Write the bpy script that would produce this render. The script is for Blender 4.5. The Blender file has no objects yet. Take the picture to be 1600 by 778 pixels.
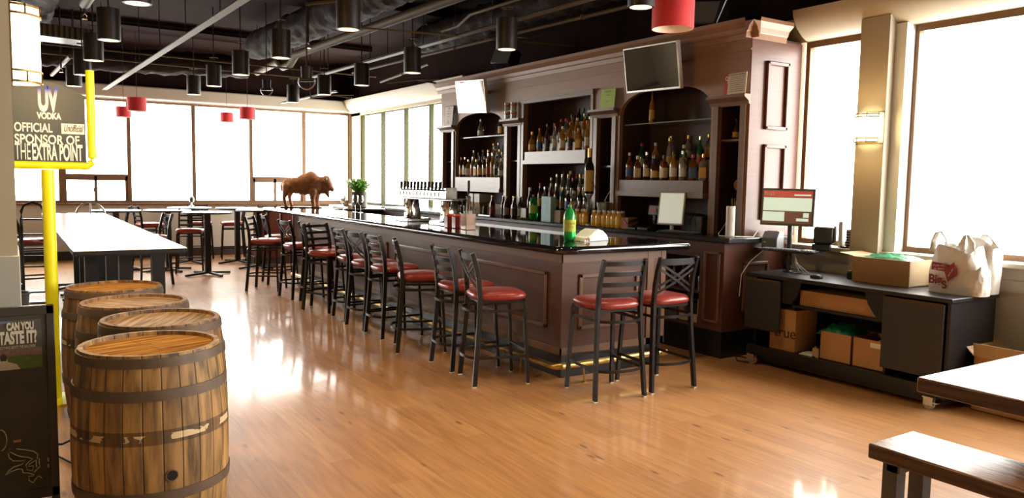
import bpy, math, random
from mathutils import Vector, Matrix
random.seed(7)
sc = bpy.context.scene
col = sc.collection
PI = math.pi

# ---------------------------------------------------------------- camera
cam_d = bpy.data.cameras.new('camera'); cam = bpy.data.objects.new('camera', cam_d); col.objects.link(cam)
cam_d.sensor_width = 36; cam_d.lens = 36 * 1216.7 / 1600; cam_d.clip_end = 300; cam_d.clip_start = .05
_r = Vector((0.84046349, -0.54162302, 0.01629782)); _d = Vector((-0.03326429, -0.08159154, -0.99611059)); _w = Vector((0.54084619, 0.83665245, -0.08659142))
cam.matrix_world = Matrix(((_r.x, -_d.x, -_w.x, 0), (_r.y, -_d.y, -_w.y, 0), (_r.z, -_d.z, -_w.z, 1.63), (0, 0, 0, 1)))
sc.camera = cam

# ---------------------------------------------------------------- world and view
world = bpy.data.worlds.new('sky'); sc.world = world; world.use_nodes = True
bg = world.node_tree.nodes['Background']
bg.inputs[0].default_value = (1.0, 0.955, 0.90, 1); bg.inputs[1].default_value = 18.0
sc.view_settings.view_transform = 'Standard'; sc.view_settings.look = 'None'
sc.view_settings.gamma = 1; sc.view_settings.use_curve_mapping = False
sc.view_settings.exposure = 0.0
sc.cycles.max_bounces = 8; sc.cycles.transparent_max_bounces = 16
sc.cycles.caustics_reflective = False; sc.cycles.caustics_refractive = False
sc.cycles.sample_clamp_indirect = 6

# ---------------------------------------------------------------- materials
def mat(name, c, rough=.5, metal=0., vary=.12, scale=8., spec=.5, bump=0., trans=0., emit=None, stretch=None, alpha=1., coat=0., kind='noise', c2=None):
    m = bpy.data.materials.new(name); m.use_nodes = True
    nt = m.node_tree; p = nt.nodes['Principled BSDF']
    p.inputs['Roughness'].default_value = rough; p.inputs['Metallic'].default_value = metal
    p.inputs['Specular IOR Level'].default_value = spec
    p.inputs['Transmission Weight'].default_value = trans; p.inputs['Alpha'].default_value = alpha
    p.inputs['Coat Weight'].default_value = coat
    tc = nt.nodes.new('ShaderNodeTexCoord'); mp = nt.nodes.new('ShaderNodeMapping')
    nt.links.new(tc.outputs['Object'], mp.inputs[0])
    if stretch: mp.inputs['Scale'].default_value = stretch
    if kind == 'wave':
        n = nt.nodes.new('ShaderNodeTexWave'); n.inputs['Scale'].default_value = scale
        n.inputs['Distortion'].default_value = 6; n.inputs['Detail'].default_value = 4; n.inputs['Detail Scale'].default_value = 1.2
    else:
        n = nt.nodes.new('ShaderNodeTexNoise'); n.inputs['Scale'].default_value = scale; n.inputs['Detail'].default_value = 5
    nt.links.new(mp.outputs[0], n.inputs['Vector'])
    mx = nt.nodes.new('ShaderNodeMix'); mx.data_type = 'RGBA'
    a = [min(1, v * (1 + vary)) for v in c]; b = c2 or [v * (1 - vary) for v in c]
    mx.inputs[6].default_value = (*b, 1); mx.inputs[7].default_value = (*a, 1)
    nt.links.new(n.outputs['Fac'], mx.inputs[0]); nt.links.new(mx.outputs[2], p.inputs['Base Color'])
    if bump:
        bn = nt.nodes.new('ShaderNodeBump'); bn.inputs['Strength'].default_value = bump; bn.inputs['Distance'].default_value = .02
        nt.links.new(n.outputs['Fac'], bn.inputs['Height']); nt.links.new(bn.outputs[0], p.inputs['Normal'])
    if emit:
        p.inputs['Emission Color'].default_value = (*emit[:3], 1); p.inputs['Emission Strength'].default_value = emit[3]
    return m

M = {}
def floor_material():
    m = bpy.data.materials.new('oak_floor'); m.use_nodes = True; nt = m.node_tree; p = nt.nodes['Principled BSDF']; N = nt.nodes.new; Lk = nt.links.new
    tc = N('ShaderNodeTexCoord'); mp = N('ShaderNodeMapping'); mp.inputs['Rotation'].default_value = (0, 0, PI / 2)
    Lk(tc.outputs['Object'], mp.inputs[0])
    br = N('ShaderNodeTexBrick'); br.inputs['Scale'].default_value = 1; br.inputs['Brick Width'].default_value = 1.25; br.inputs['Row Height'].default_value = .15
    br.inputs['Mortar Size'].default_value = .0022; br.inputs['Mortar Smooth'].default_value = .3; br.offset = .37; br.inputs['Bias'].default_value = 0
    br.inputs['Color1'].default_value = (.54, .275, .105, 1); br.inputs['Color2'].default_value = (.45, .215, .078, 1); br.inputs['Mortar'].default_value = (.36, .17, .06, 1)
    Lk(mp.outputs[0], br.inputs['Vector'])
    mp2 = N('ShaderNodeMapping'); mp2.inputs['Scale'].default_value = (14, 1.1, 1); Lk(tc.outputs['Object'], mp2.inputs[0])
    n1 = N('ShaderNodeTexNoise'); n1.inputs['Scale'].default_value = 2.2; n1.inputs['Detail'].default_value = 7; Lk(mp2.outputs[0], n1.inputs['Vector'])
    cr = N('ShaderNodeValToRGB'); cr.color_ramp.elements[0].position = .3; cr.color_ramp.elements[0].color = (.80, .77, .74, 1); cr.color_ramp.elements[1].position = .65; cr.color_ramp.elements[1].color = (1.12, 1.1, 1.08, 1)
    Lk(n1.outputs['Fac'], cr.inputs[0])
    mu = N('ShaderNodeMix'); mu.data_type = 'RGBA'; mu.blend_type = 'MULTIPLY'; mu.inputs[0].default_value = 1
    Lk(br.outputs['Color'], mu.inputs[6]); Lk(cr.outputs[0], mu.inputs[7])
    # knots
    mp3 = N('ShaderNodeMapping'); mp3.inputs['Scale'].default_value = (9, 2.6, 1); Lk(tc.outputs['Object'], mp3.inputs[0])
    vo = N('ShaderNodeTexVoronoi'); vo.inputs['Scale'].default_value = .8; Lk(mp3.outputs[0], vo.inputs['Vector'])
    ck = N('ShaderNodeValToRGB'); ck.color_ramp.elements[0].position = .05; ck.color_ramp.elements[0].color = (.3, .22, .17, 1); ck.color_ramp.elements[1].position = .12; ck.color_ramp.elements[1].color = (1, 1, 1, 1)
    Lk(vo.outputs['Distance'], ck.inputs[0])
    m2 = N('ShaderNodeMix'); m2.data_type = 'RGBA'; m2.blend_type = 'MULTIPLY'; m2.inputs[0].default_value = .8
    Lk(mu.outputs[2], m2.inputs[6]); Lk(ck.outputs[0], m2.inputs[7]); Lk(m2.outputs[2], p.inputs['Base Color'])
    rr = N('ShaderNodeMapRange'); rr.inputs[3].default_value = .34; rr.inputs[4].default_value = .52; p.inputs['Coat Weight'].default_value = .6; p.inputs['Coat Roughness'].default_value = .09; p.inputs['Coat IOR'].default_value = 1.5
    n2 = N('ShaderNodeTexNoise'); n2.inputs['Scale'].default_value = 1.3; n2.inputs['Detail'].default_value = 6; Lk(tc.outputs['Object'], n2.inputs['Vector'])
    Lk(n2.outputs['Fac'], rr.inputs[0]); Lk(rr.outputs[0], p.inputs['Roughness'])
    p.inputs['Specular IOR Level'].default_value = .62
    bm_ = N('ShaderNodeBump'); bm_.inputs['Strength'].default_value = .12; bm_.inputs['Distance'].default_value = .002
    ad = N('ShaderNodeMath'); ad.operation = 'MULTIPLY_ADD'; Lk(br.outputs['Fac'], ad.inputs[0]); ad.inputs[1].default_value = -1
    Lk(n1.outputs['Fac'], ad.inputs[2]); Lk(ad.outputs[0], bm_.inputs['Height']); Lk(bm_.outputs[0], p.inputs['Normal'])
    return m
def glass_pane_material():
    m = bpy.data.materials.new('window_glass'); m.use_nodes = True; nt = m.node_tree; nt.nodes.clear(); N = nt.nodes.new; Lk = nt.links.new
    o = N('ShaderNodeOutputMaterial'); t = N('ShaderNodeBsdfTransparent'); g = N('ShaderNodeBsdfGlossy'); g.inputs['Roughness'].default_value = .02
    t.inputs[0].default_value = (.97, .98, .97, 1)
    f = N('ShaderNodeLayerWeight'); f.inputs[0].default_value = .5; pw = N('ShaderNodeMath'); pw.operation = 'POWER'; pw.inputs[1].default_value = 6; ml = N('ShaderNodeMath'); ml.operation = 'MULTIPLY_ADD'; ml.inputs[1].default_value = .4; ml.inputs[2].default_value = .02
    Lk(f.outputs['Facing'], pw.inputs[0]); Lk(pw.outputs[0], ml.inputs[0]); mx = N('ShaderNodeMixShader')
    Lk(ml.outputs[0], mx.inputs[0]); Lk(t.outputs[0], mx.inputs[1]); Lk(g.outputs[0], mx.inputs[2]); Lk(mx.outputs[0], o.inputs[0])
    return m
def staves_material(name, c1, c2, ax=True):
    # barrel staves: vertical boards round the axis, weathered
    m = bpy.data.materials.new(name); m.use_nodes = True; nt = m.node_tree; p = nt.nodes['Principled BSDF']; N = nt.nodes.new; Lk = nt.links.new
    p.inputs['Roughness'].default_value = .62
    tc = N('ShaderNodeTexCoord'); sp = N('ShaderNodeSeparateXYZ'); Lk(tc.outputs['Object'], sp.inputs[0])
    at = N('ShaderNodeMath'); at.operation = 'ARCTAN2'; Lk(sp.outputs['Y'], at.inputs[0]); Lk(sp.outputs['X'], at.inputs[1])
    sc_ = N('ShaderNodeMath'); sc_.operation = 'MULTIPLY'; sc_.inputs[1].default_value = 26 / (2 * PI); Lk(at.outputs[0], sc_.inputs[0])
    fl = N('ShaderNodeMath'); fl.operation = 'FLOOR'; Lk(sc_.outputs[0], fl.inputs[0])
    fr = N('ShaderNodeMath'); fr.operation = 'FRACT'; Lk(sc_.outputs[0], fr.inputs[0])
    wn = N('ShaderNodeTexWhiteNoise'); wn.noise_dimensions = '1D'; Lk(fl.outputs[0], wn.inputs['W'])
    mx = N('ShaderNodeMix'); mx.data_type = 'RGBA'; mx.inputs[6].default_value = (*c1, 1); mx.inputs[7].default_value = (*c2, 1); Lk(wn.outputs['Value'], mx.inputs[0])
    mp = N('ShaderNodeMapping'); mp.inputs['Scale'].default_value = (16, 16, 2.2); Lk(tc.outputs['Object'], mp.inputs[0])
    n = N('ShaderNodeTexNoise'); n.inputs['Scale'].default_value = 1.6; n.inputs['Detail'].default_value = 8; Lk(mp.outputs[0], n.inputs['Vector'])
    cr = N('ShaderNodeValToRGB'); cr.color_ramp.elements[0].position = .32; cr.color_ramp.elements[0].color = (.22, .20, .18, 1); cr.color_ramp.elements[1].position = .66; cr.color_ramp.elements[1].color = (1.15, 1.12, 1.05, 1)
    Lk(n.outputs['Fac'], cr.inputs[0])
    mu = N('ShaderNodeMix'); mu.data_type = 'RGBA'; mu.blend_type = 'MULTIPLY'; mu.inputs[0].default_value = 1; Lk(mx.outputs[2], mu.inputs[6]); Lk(cr.outputs[0], mu.inputs[7])
    gp = N('ShaderNodeValToRGB'); e = gp.color_ramp.elements; e[0].position = .0; e[0].color = (.15, .15, .15, 1); e[1].position = .06; e[1].color = (1, 1, 1, 1)
    e2 = e.new(.95); e2.color = (1, 1, 1, 1); e3 = e.new(1.0); e3.color = (.15, .15, .15, 1)
    Lk(fr.outputs[0], gp.inputs[0])
    m3 = N('ShaderNodeMix'); m3.data_type = 'RGBA'; m3.blend_type = 'MULTIPLY'; m3.inputs[0].default_value = 1; Lk(mu.outputs[2], m3.inputs[6]); Lk(gp.outputs[0], m3.inputs[7])
    # worn stain bands where hoops sat and chipped pale paint at the belly
    n5 = N('ShaderNodeTexNoise'); n5.inputs['Scale'].default_value = 9; n5.inputs['Detail'].default_value = 6; Lk(tc.outputs['Object'], n5.inputs['Vector'])
    za = N('ShaderNodeMath'); za.operation = 'SUBTRACT'; Lk(sp.outputs['Z'], za.inputs[0]); za.inputs[1].default_value = .535
    zb = N('ShaderNodeMath'); zb.operation = 'ABSOLUTE'; Lk(za.outputs[0], zb.inputs[0])
    zc = N('ShaderNodeMath'); zc.operation = 'LESS_THAN'; Lk(zb.outputs[0], zc.inputs[0]); zc.inputs[1].default_value = .014
    nd = N('ShaderNodeMath'); nd.operation = 'GREATER_THAN'; Lk(n5.outputs['Fac'], nd.inputs[0]); nd.inputs[1].default_value = .49
    ml = N('ShaderNodeMath'); ml.operation = 'MULTIPLY'; Lk(zc.outputs[0], ml.inputs[0]); Lk(nd.outputs[0], ml.inputs[1])
    m4 = N('ShaderNodeMix'); m4.data_type = 'RGBA'; Lk(ml.outputs[0], m4.inputs[0]); Lk(m3.outputs[2], m4.inputs[6]); m4.inputs[7].default_value = (.62, .48, .27, 1)
    zd = N('ShaderNodeMath'); zd.operation = 'LESS_THAN'; Lk(zb.outputs[0], zd.inputs[0]); zd.inputs[1].default_value = .03
    m5 = N('ShaderNodeMix'); m5.data_type = 'RGBA'; m5.blend_type = 'MULTIPLY'; Lk(zd.outputs[0], m5.inputs[0]); Lk(m3.outputs[2], m5.inputs[6]); m5.inputs[7].default_value = (.42, .4, .38, 1)
    Lk(m5.outputs[2], m4.inputs[6])
    Lk(m4.outputs[2], p.inputs['Base Color'])
    bm_ = N('ShaderNodeBump'); bm_.inputs['Strength'].default_value = .6; bm_.inputs['Distance'].default_value = .006; Lk(gp.outputs[0], bm_.inputs['Height']); Lk(bm_.outputs[0], p.inputs['Normal'])
    return m
def planks_material(name, c1, c2, w, rough, grain=(2, 30, 2), spec=.5, turn=False):
    m = bpy.data.materials.new(name); m.use_nodes = True; nt = m.node_tree; p = nt.nodes['Principled BSDF']; N = nt.nodes.new; Lk = nt.links.new
    p.inputs['Roughness'].default_value = rough; p.inputs['Specular IOR Level'].default_value = spec
    tc = N('ShaderNodeTexCoord'); br = N('ShaderNodeTexBrick'); br.inputs['Scale'].default_value = 1; br.inputs['Brick Width'].default_value = 9; br.inputs['Row Height'].default_value = w
    br.inputs['Mortar Size'].default_value = .0015; br.inputs['Color1'].default_value = (*c1, 1); br.inputs['Color2'].default_value = (*c2, 1); br.inputs['Mortar'].default_value = (c2[0] * .3, c2[1] * .3, c2[2] * .3, 1)
    rt = N('ShaderNodeMapping'); rt.inputs['Rotation'].default_value = (0, 0, PI / 2 if turn else 0); Lk(tc.outputs['Object'], rt.inputs[0]); Lk(rt.outputs[0], br.inputs['Vector'])
    mp = N('ShaderNodeMapping'); mp.inputs['Scale'].default_value = grain; Lk(tc.outputs['Object'], mp.inputs[0])
    n = N('ShaderNodeTexNoise'); n.inputs['Scale'].default_value = 1.5; n.inputs['Detail'].default_value = 8; Lk(mp.outputs[0], n.inputs['Vector'])
    cr = N('ShaderNodeValToRGB'); cr.color_ramp.elements[0].position = .35; cr.color_ramp.elements[0].color = (.45, .4, .36, 1); cr.color_ramp.elements[1].position = .6; cr.color_ramp.elements[1].color = (1.1, 1.08, 1.05, 1); Lk(n.outputs['Fac'], cr.inputs[0])
    mu = N('ShaderNodeMix'); mu.data_type = 'RGBA'; mu.blend_type = 'MULTIPLY'; mu.inputs[0].default_value = 1; Lk(br.outputs['Color'], mu.inputs[6]); Lk(cr.outputs[0], mu.inputs[7])
    Lk(mu.outputs[2], p.inputs['Base Color'])
    bm_ = N('ShaderNodeBump'); bm_.inputs['Strength'].default_value = .3; bm_.inputs['Distance'].default_value = .004; Lk(n.outputs['Fac'], bm_.inputs['Height']); Lk(bm_.outputs[0], p.inputs['Normal'])
    return m

M['floor'] = floor_material(); M['pane'] = glass_pane_material()
M['ceil'] = mat('ceiling_paint', (.016, .0075, .006), .95, vary=.35, scale=3, bump=.3, spec=.04)
M['duct'] = mat('duct_wrap', (.020, .011, .008), .75, vary=.6, scale=9, bump=.6, spec=.08)
M['beige'] = mat('beige_paint', (.50, .42, .28), .7, vary=.04)
M['wainscot'] = mat('wainscot_paint', (.50, .46, .38), .6, vary=.05)
M['cove'] = mat('cove_paint', (.44, .38, .29), .6, vary=.04)
M['white'] = mat('white_paint', (.72, .72, .68), .5, vary=.03)
M['base'] = mat('dark_baseboard', (.03, .018, .015), .5)
M['mull'] = mat('bronze_mullion', (.17, .085, .035), .45, .2, vary=.1)  # base lightened: window glare on the frames is put into the brown
M['mullr'] = mat('olive_mullion', (.05, .05, .022), .6, 0., spec=.1, vary=.1)
M['wood'] = mat('mahogany', (.105, .042, .030), .36, vary=.3, scale=5, stretch=(1, 1, 9), spec=.5, bump=.04)
M['woodh'] = mat('mahogany_grain', (.098, .043, .030), .36, vary=.4, scale=3, stretch=(1, 1, 11), bump=.05)
M['trimw'] = mat('mahogany_trim', (.17, .095, .062), .32, vary=.2, scale=6, stretch=(1, 1, 6), spec=.6)
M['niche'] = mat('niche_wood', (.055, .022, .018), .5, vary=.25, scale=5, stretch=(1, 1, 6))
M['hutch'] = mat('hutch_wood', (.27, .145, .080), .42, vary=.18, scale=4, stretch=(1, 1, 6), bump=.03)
M['granite'] = mat('black_granite', (.008, .009, .012), .06, vary=.6, scale=160, spec=.9)
M['granr'] = mat('counter_granite', (.02, .022, .028), .22, vary=.6, scale=120, spec=.6)
M['kick'] = mat('black_kick', (.012, .012, .016), .3)
M['brass'] = mat('brass', (.62, .43, .15), .3, 1., vary=.1)
M['chrome'] = mat('chrome', (.75, .74, .72), .12, 1., vary=.03)
M['steel'] = mat('stainless', (.55, .56, .57), .3, 1., vary=.05)
M['conduit'] = mat('conduit_metal', (.085, .056, .024), .6, 0., spec=.15, vary=.15, scale=12)
M['can'] = mat('can_black', (.016, .010, .009), .45, .0, spec=.2, vary=.15)
M['canin'] = mat('can_reflector', (.8, .72, .55), .25, .8, vary=.05, emit=(1, .85, .6, .9))
M['red'] = mat('red_shade', (.62, .03, .035), .7, vary=.08, scale=40, bump=.1)
M['redin'] = mat('shade_lining', (.75, .62, .5), .8, vary=.05)
M['blk'] = mat('black_metal', (.022, .020, .021), .34, .5, vary=.15, scale=20)
M['iron'] = mat('black_iron', (.014, .013, .014), .5, .3, vary=.2)
M['vinyl'] = mat('maroon_vinyl', (.27, .035, .028), .28, vary=.15, scale=12, bump=.05, spec=.55)
M['vinyld'] = mat('brown_vinyl', (.10, .026, .018), .3, vary=.2, scale=7, bump=.12)
M['glide'] = mat('white_glide', (.75, .72, .66), .5)
M['stave'] = staves_material('barrel_staves', (.47, .275, .085), (.30, .17, .06))
M['stave2'] = staves_material('barrel_staves_dark', (.34, .17, .055), (.22, .12, .045))
M['head'] = planks_material('barrel_head_oak', (.52, .27, .085), (.40, .19, .055), .09, .7, (3, 26, 3), .0)
M['head2'] = planks_material('barrel_head_pale', (.42, .30, .19), (.30, .20, .12), .09, .6, (3, 26, 3), .04)
M['hoop'] = mat('hoop_steel', (.12, .082, .055), .62, .35, vary=.5, scale=14, bump=.15)
M['hole'] = mat('bung_black', (.005, .004, .003), .9)
M['laminate'] = mat('white_laminate', (.82, .82, .84), .16, vary=.02, spec=.6)
M['picnic'] = planks_material('picnic_planks', (.25, .115, .058), (.20, .09, .045), .145, .24, (26, 2, 26), .5, True)
M['picleg'] = mat('grey_steel_leg', (.075, .07, .066), .45, .6)
M['cart'] = mat('cart_black', (.012, .012, .015), .38, vary=.2, scale=30)
M['cartd'] = mat('cart_panel', (.026, .026, .031), .45, vary=.1, scale=60)
M['card'] = mat('cardboard', (.44, .235, .10), .8, vary=.08, scale=14)
M['cardin'] = mat('cardboard_pale', (.50, .36, .22), .8, vary=.08)
M['paper'] = mat('paper', (.78, .76, .70), .7, vary=.03)
M['green'] = mat('green_plastic', (.01, .20, .085), .35, vary=.3, scale=30, bump=.4)
M['yellow'] = mat('yellow_pipe', (.86, .84, .01), .32, vary=.04)
M['tvblk'] = mat('screen_glass', (.006, .007, .010), .04, vary=.2, spec=1.0, coat=1.0)
M['tvfr'] = mat('silver_bezel', (.62, .60, .57), .35, .6)
M['plblk'] = mat('black_plastic', (.015, .015, .017), .35, vary=.1)
M['plgry'] = mat('grey_plastic', (.13, .14, .16), .45, vary=.1)
M['pllite'] = mat('pale_plastic', (.6, .6, .58), .4, vary=.05)
M['cable'] = mat('white_cable', (.7, .68, .62), .5)
M['bag'] = mat('plastic_bag', (.80, .77, .72), .35, vary=.08, scale=22, bump=.5)
M['bagred'] = mat('bag_print', (.30, .02, .03), .4, vary=.05)
M['chalk'] = mat('chalkboard', (.055, .048, .036), .6, vary=.25, scale=5)
M['chfr'] = mat('sign_frame', (.05, .045, .04), .38, vary=.15)
M['chline'] = mat('chalk_line', (.55, .50, .28), .8)
M['sign'] = None
M['txtw'] = mat('white_ink', (.82, .84, .85), .5, vary=.02)
M['txtb'] = mat('black_ink', (.02, .02, .02), .5)
M['txtr'] = mat('red_ink', (.6, .06, .03), .5)
M['txtblue'] = mat('blue_ink', (.03, .05, .5), .5)
M['lampglass'] = mat('sconce_glass', (1, .93, .72), .5, vary=.02, emit=(1, .80, .42, 9))
M['bronze'] = mat('sconce_bronze', (.20, .13, .05), .35, .8)
M['cloth'] = mat('white_towel', (.86, .86, .86), .85, vary=.04, scale=60, bump=.2)
M['leaf'] = mat('leaf', (.10, .30, .02), .4, vary=.45, scale=9, trans=0)
M['pot'] = mat('grey_pot', (.085, .07, .05), .5, vary=.12)
M['bison'] = mat('bison_bronze', (.46, .19, .09), .6, vary=.5, scale=16, bump=.6)
M['horn'] = mat('horn', (.55, .47, .40), .4)
M['cglass'] = mat('clear_glass', (.95, .97, .97), .03, trans=1., vary=.01)
M['gshelf'] = mat('glass_shelf', (.55, .70, .62), .08, trans=.6, vary=.03)
M['ltgreen'] = mat('green_notice', (.36, .52, .05), .5, vary=.03)
M['cream'] = mat('cream_notice', (.62, .56, .42), .6, vary=.03)
M['orange'] = mat('orange_plastic', (.75, .10, .02), .4)
M['acryl'] = mat('tinted_acrylic', (.60, .32, .20), .15, vary=.15, trans=.35)
M['blueb'] = mat('pale_blue_carton', (.28, .52, .62), .5, vary=.05)
M['kraft'] = mat('wine_box', (.30, .22, .15), .7)
M['screen'] = mat('screen_white', (.5, .6, .5), .3, vary=.02, emit=(.72, .92, .74, .62))
M['screenr'] = mat('screen_red', (.3, .02, .02), .3, vary=.05, emit=(.35, .015, .02, .8))
M['screend'] = mat('screen_dark', (.08, .01, .01), .3, vary=.05, emit=(.07, .012, .012, .8))
M['mesh_'] = mat('wire_basket', (.10, .09, .08), .6, vary=.8, scale=60)

def opaque_glass(n, c, tr=.55): M[n] = mat(n, c, .07, vary=.1, spec=.7, trans=tr)
opaque_glass('g_amber', (.42, .13, .02)); opaque_glass('g_clear', (.62, .62, .58), .7); opaque_glass('g_green', (.02, .20, .05), .5)
opaque_glass('g_brown', (.10, .028, .010), .35); opaque_glass('g_dark', (.018, .016, .014), .1); opaque_glass('g_gold', (.72, .36, .05))
opaque_glass('g_pink', (.55, .06, .04)); opaque_glass('g_soda', (.03, .55, .10), .55); opaque_glass('g_juice', (.85, .48, .06), .15); opaque_glass('g_blue', (.05, .12, .35), .5)

# ---------------------------------------------------------------- mesh helpers
class MB:
    def __init__(s): s.v = []; s.f = []
    def add(s, vs, fs, mtx=None):
        o = len(s.v)
        for p in vs: s.v.append(tuple(mtx @ Vector(p)) if mtx else tuple(p))
        for f in fs: s.f.append([i + o for i in f])
        return s
    def box(s, a, b, mtx=None):
        (x0, y0, z0), (x1, y1, z1) = a, b
        x0, x1 = sorted((x0, x1)); y0, y1 = sorted((y0, y1)); z0, z1 = sorted((z0, z1))
        return s.add([(x0, y0, z0), (x1, y0, z0), (x1, y1, z0), (x0, y1, z0), (x0, y0, z1), (x1, y0, z1), (x1, y1, z1), (x0, y1, z1)],
                     [(0, 3, 2, 1), (4, 5, 6, 7), (0, 1, 5, 4), (1, 2, 6, 5), (2, 3, 7, 6), (3, 0, 4, 7)], mtx)
    def bar(s, p, q, w, d, side=(1, 0, 0)):          # rectangular bar from p to q
        p = Vector(p); q = Vector(q); t = (q - p).normalized(); u = Vector(side); u = (u - t * u.dot(t)).normalized(); v = t.cross(u)
        vs = [c + u * i * w / 2 + v * j * d / 2 for c in (p, q) for i, j in ((-1, -1), (1, -1), (1, 1), (-1, 1))]
        return s.add(vs, [(0, 1, 2, 3)[::-1], (4, 5, 6, 7), (0, 1, 5, 4), (1, 2, 6, 5), (2, 3, 7, 6), (3, 0, 4, 7)])
    def lathe(s, prof, c=(0, 0, 0), n=16, a0=0, a1=2 * PI, sq=0, mtx=None, caps=False):
        full = abs(a1 - a0 - 2 * PI) < 1e-6; k = n if full else n + 1
        vs = []; fs = []
        for r, z in prof:
            for i in range(k):
                a = a0 + (a1 - a0) * i / n
                m = 1 if not sq else 1 / (abs(math.cos(a)) ** sq + abs(math.sin(a)) ** sq) ** (1 / sq)
                vs.append((c[0] + r * m * math.cos(a), c[1] + r * m * math.sin(a), c[2] + z))
        for j in range(len(prof) - 1):
            for i in range(n):
                i2 = (i + 1) % k if full else i + 1
                fs.append((j * k + i, j * k + i2, (j + 1) * k + i2, (j + 1) * k + i))
        if full and caps:
            if prof[0][0] > 1e-5: fs.append(tuple(range(k))[::-1])
            if prof[-1][0] > 1e-5: fs.append(tuple((len(prof) - 1) * k + i for i in range(k)))
        return s.add(vs, fs, mtx)
    def tube(s, pts, r, n=8, closed=False, rect=None, up=(0, 0, 1)):   # sweep; rect=(w,h) gives a flat bar
        pts = [Vector(p) for p in pts]; N = len(pts); vs = []; fs = []
        rs = r if isinstance(r, (list, tuple)) else [r] * N
        for i, p in enumerate(pts):
            a = pts[(i - 1) % N] if (closed or i) else p; b = pts[(i + 1) % N] if (closed or i < N - 1) else p
            t = (b - a).normalized(); u = Vector(up)
            if abs(t.dot(u)) > .98: u = Vector((1, 0, 0)) if abs(t.x) < .9 else Vector((0, 1, 0))
            v = t.cross(u).normalized(); u = v.cross(t)
            if rect: ring = [v * a_ * rect[0] / 2 + u * b_ * rect[1] / 2 for a_, b_ in ((-1, -1), (1, -1), (1, 1), (-1, 1))]
            else: ring = [(v * math.cos(2 * PI * k / n) + u * math.sin(2 * PI * k / n)) * rs[i] for k in range(n)]
            vs += [p + q for q in ring]
        k = len(ring)
        for i in range(N if closed else N - 1):
            for j in range(k):
                a = i * k + j; b = i * k + (j + 1) % k; c = ((i + 1) % N) * k + (j + 1) % k; d = ((i + 1) % N) * k + j
                fs.append((a, b, c, d))
        if not closed: fs += [tuple(range(k))[::-1], tuple((N - 1) * k + j for j in range(k))]
        return s.add(vs, fs)
    def prism(s, poly, o, u, v, w, t):               # polygon (a,b) -> o+a*u+b*v, extruded t along w
        o, u, v, w = map(Vector, (o, u, v, w)); n = len(poly)
        A = [o + u * a + v * b for a, b in poly]; B = [p + w * t for p in A]
        return s.add(A + B, [tuple(range(n))[::-1], tuple(range(n, 2 * n))] + [(i, (i + 1) % n, n + (i + 1) % n, n + i) for i in range(n)])
    def ball(s, c, r, n=12, m=8, mtx=None):
        rx, ry, rz = r if isinstance(r, (list, tuple)) else (r, r, r); vs = [(c[0], c[1], c[2] - rz)]; fs = []
        for j in range(1, m):
            a = PI * j / m
            for i in range(n): b = 2 * PI * i / n; vs.append((c[0] + rx * math.sin(a) * math.cos(b), c[1] + ry * math.sin(a) * math.sin(b), c[2] - rz * math.cos(a)))
        vs.append((c[0], c[1], c[2] + rz))
        for i in range(n):
            fs.append((0, 1 + (i + 1) % n, 1 + i)); L0 = 1 + (m - 2) * n; fs.append((len(vs) - 1, L0 + i, L0 + (i + 1) % n))
            for j in range(m - 2): a = 1 + j * n; fs.append((a + i, a + (i + 1) % n, a + n + (i + 1) % n, a + n + i))
        return s.add(vs, fs, mtx)
    def build(s, name, m, parent=None, loc=(0, 0, 0), rz=0, bevel=0, smooth=35, seg=2, rot=None):
        me = bpy.data.meshes.new(name); me.from_pydata(s.v, [], s.f); me.update()
        import bmesh
        b = bmesh.new(); b.from_mesh(me); bmesh.ops.recalc_face_normals(b, faces=b.faces); b.to_mesh(me); b.free()
        me.materials.append(m if not isinstance(m, str) else M[m])
        if smooth: me.shade_smooth(); me.set_sharp_from_angle(angle=math.radians(smooth))
        o = bpy.data.objects.new(name, me); col.objects.link(o); o.location = loc; o.rotation_euler = rot or (0, 0, rz)
        if parent: o.parent = parent
        if bevel:
            md = o.modifiers.new('bevel', 'BEVEL'); md.width = bevel; md.segments = seg; md.limit_method = 'ANGLE'; md.angle_limit = math.radians(40)
        return o
def B(name, m, a, b, parent=None, bevel=0, **k): return MB().box(a, b).build(name, m, parent, bevel=bevel, **k)
def tag(o, label=None, cat=None, group=None, kind=None):
    if label: o['label'] = label
    if cat: o['category'] = cat
    if group: o['group'] = group
    if kind: o['kind'] = kind
    return o
def thing(name, label, cat, loc=(0, 0, 0), rz=0, group=None):
    o = bpy.data.objects.new(name, None); col.objects.link(o); o.location = loc; o.rotation_euler = (0, 0, rz); o.empty_display_size = .1
    return tag(o, label, cat, group)
def struct(o): o['kind'] = 'structure'; return o
def copy_tree(o, parent=None):
    c = o.copy(); col.objects.link(c)
    if parent: c.parent = parent
    for ch in list(o.children): copy_tree(ch, c)
    return c
def dup(o, label, loc, rz=None, group=None, scale=None):
    c = copy_tree(o); c.location = loc; c['label'] = label
    if rz is not None: c.rotation_euler = (0, 0, rz)
    if group: c['group'] = group
    if scale: c.scale = scale
    return c
def text(body, name, m, size, loc, rot, parent, sx=1., align='CENTER', ext=.0008, spacing=1., bold=0., shear=0.):
    cu = bpy.data.curves.new(name, 'FONT'); cu.body = body; cu.size = size; cu.align_x = align; cu.align_y = 'CENTER'; cu.extrude = ext; cu.space_character = spacing
    cu.offset = bold; cu.shear = shear
    cu.materials.append(M[m]); o = bpy.data.objects.new(name, cu); col.objects.link(o)
    o.parent = parent; o.location = loc; o.rotation_euler = rot; o.scale = (sx, 1, 1)
    return o
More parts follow.
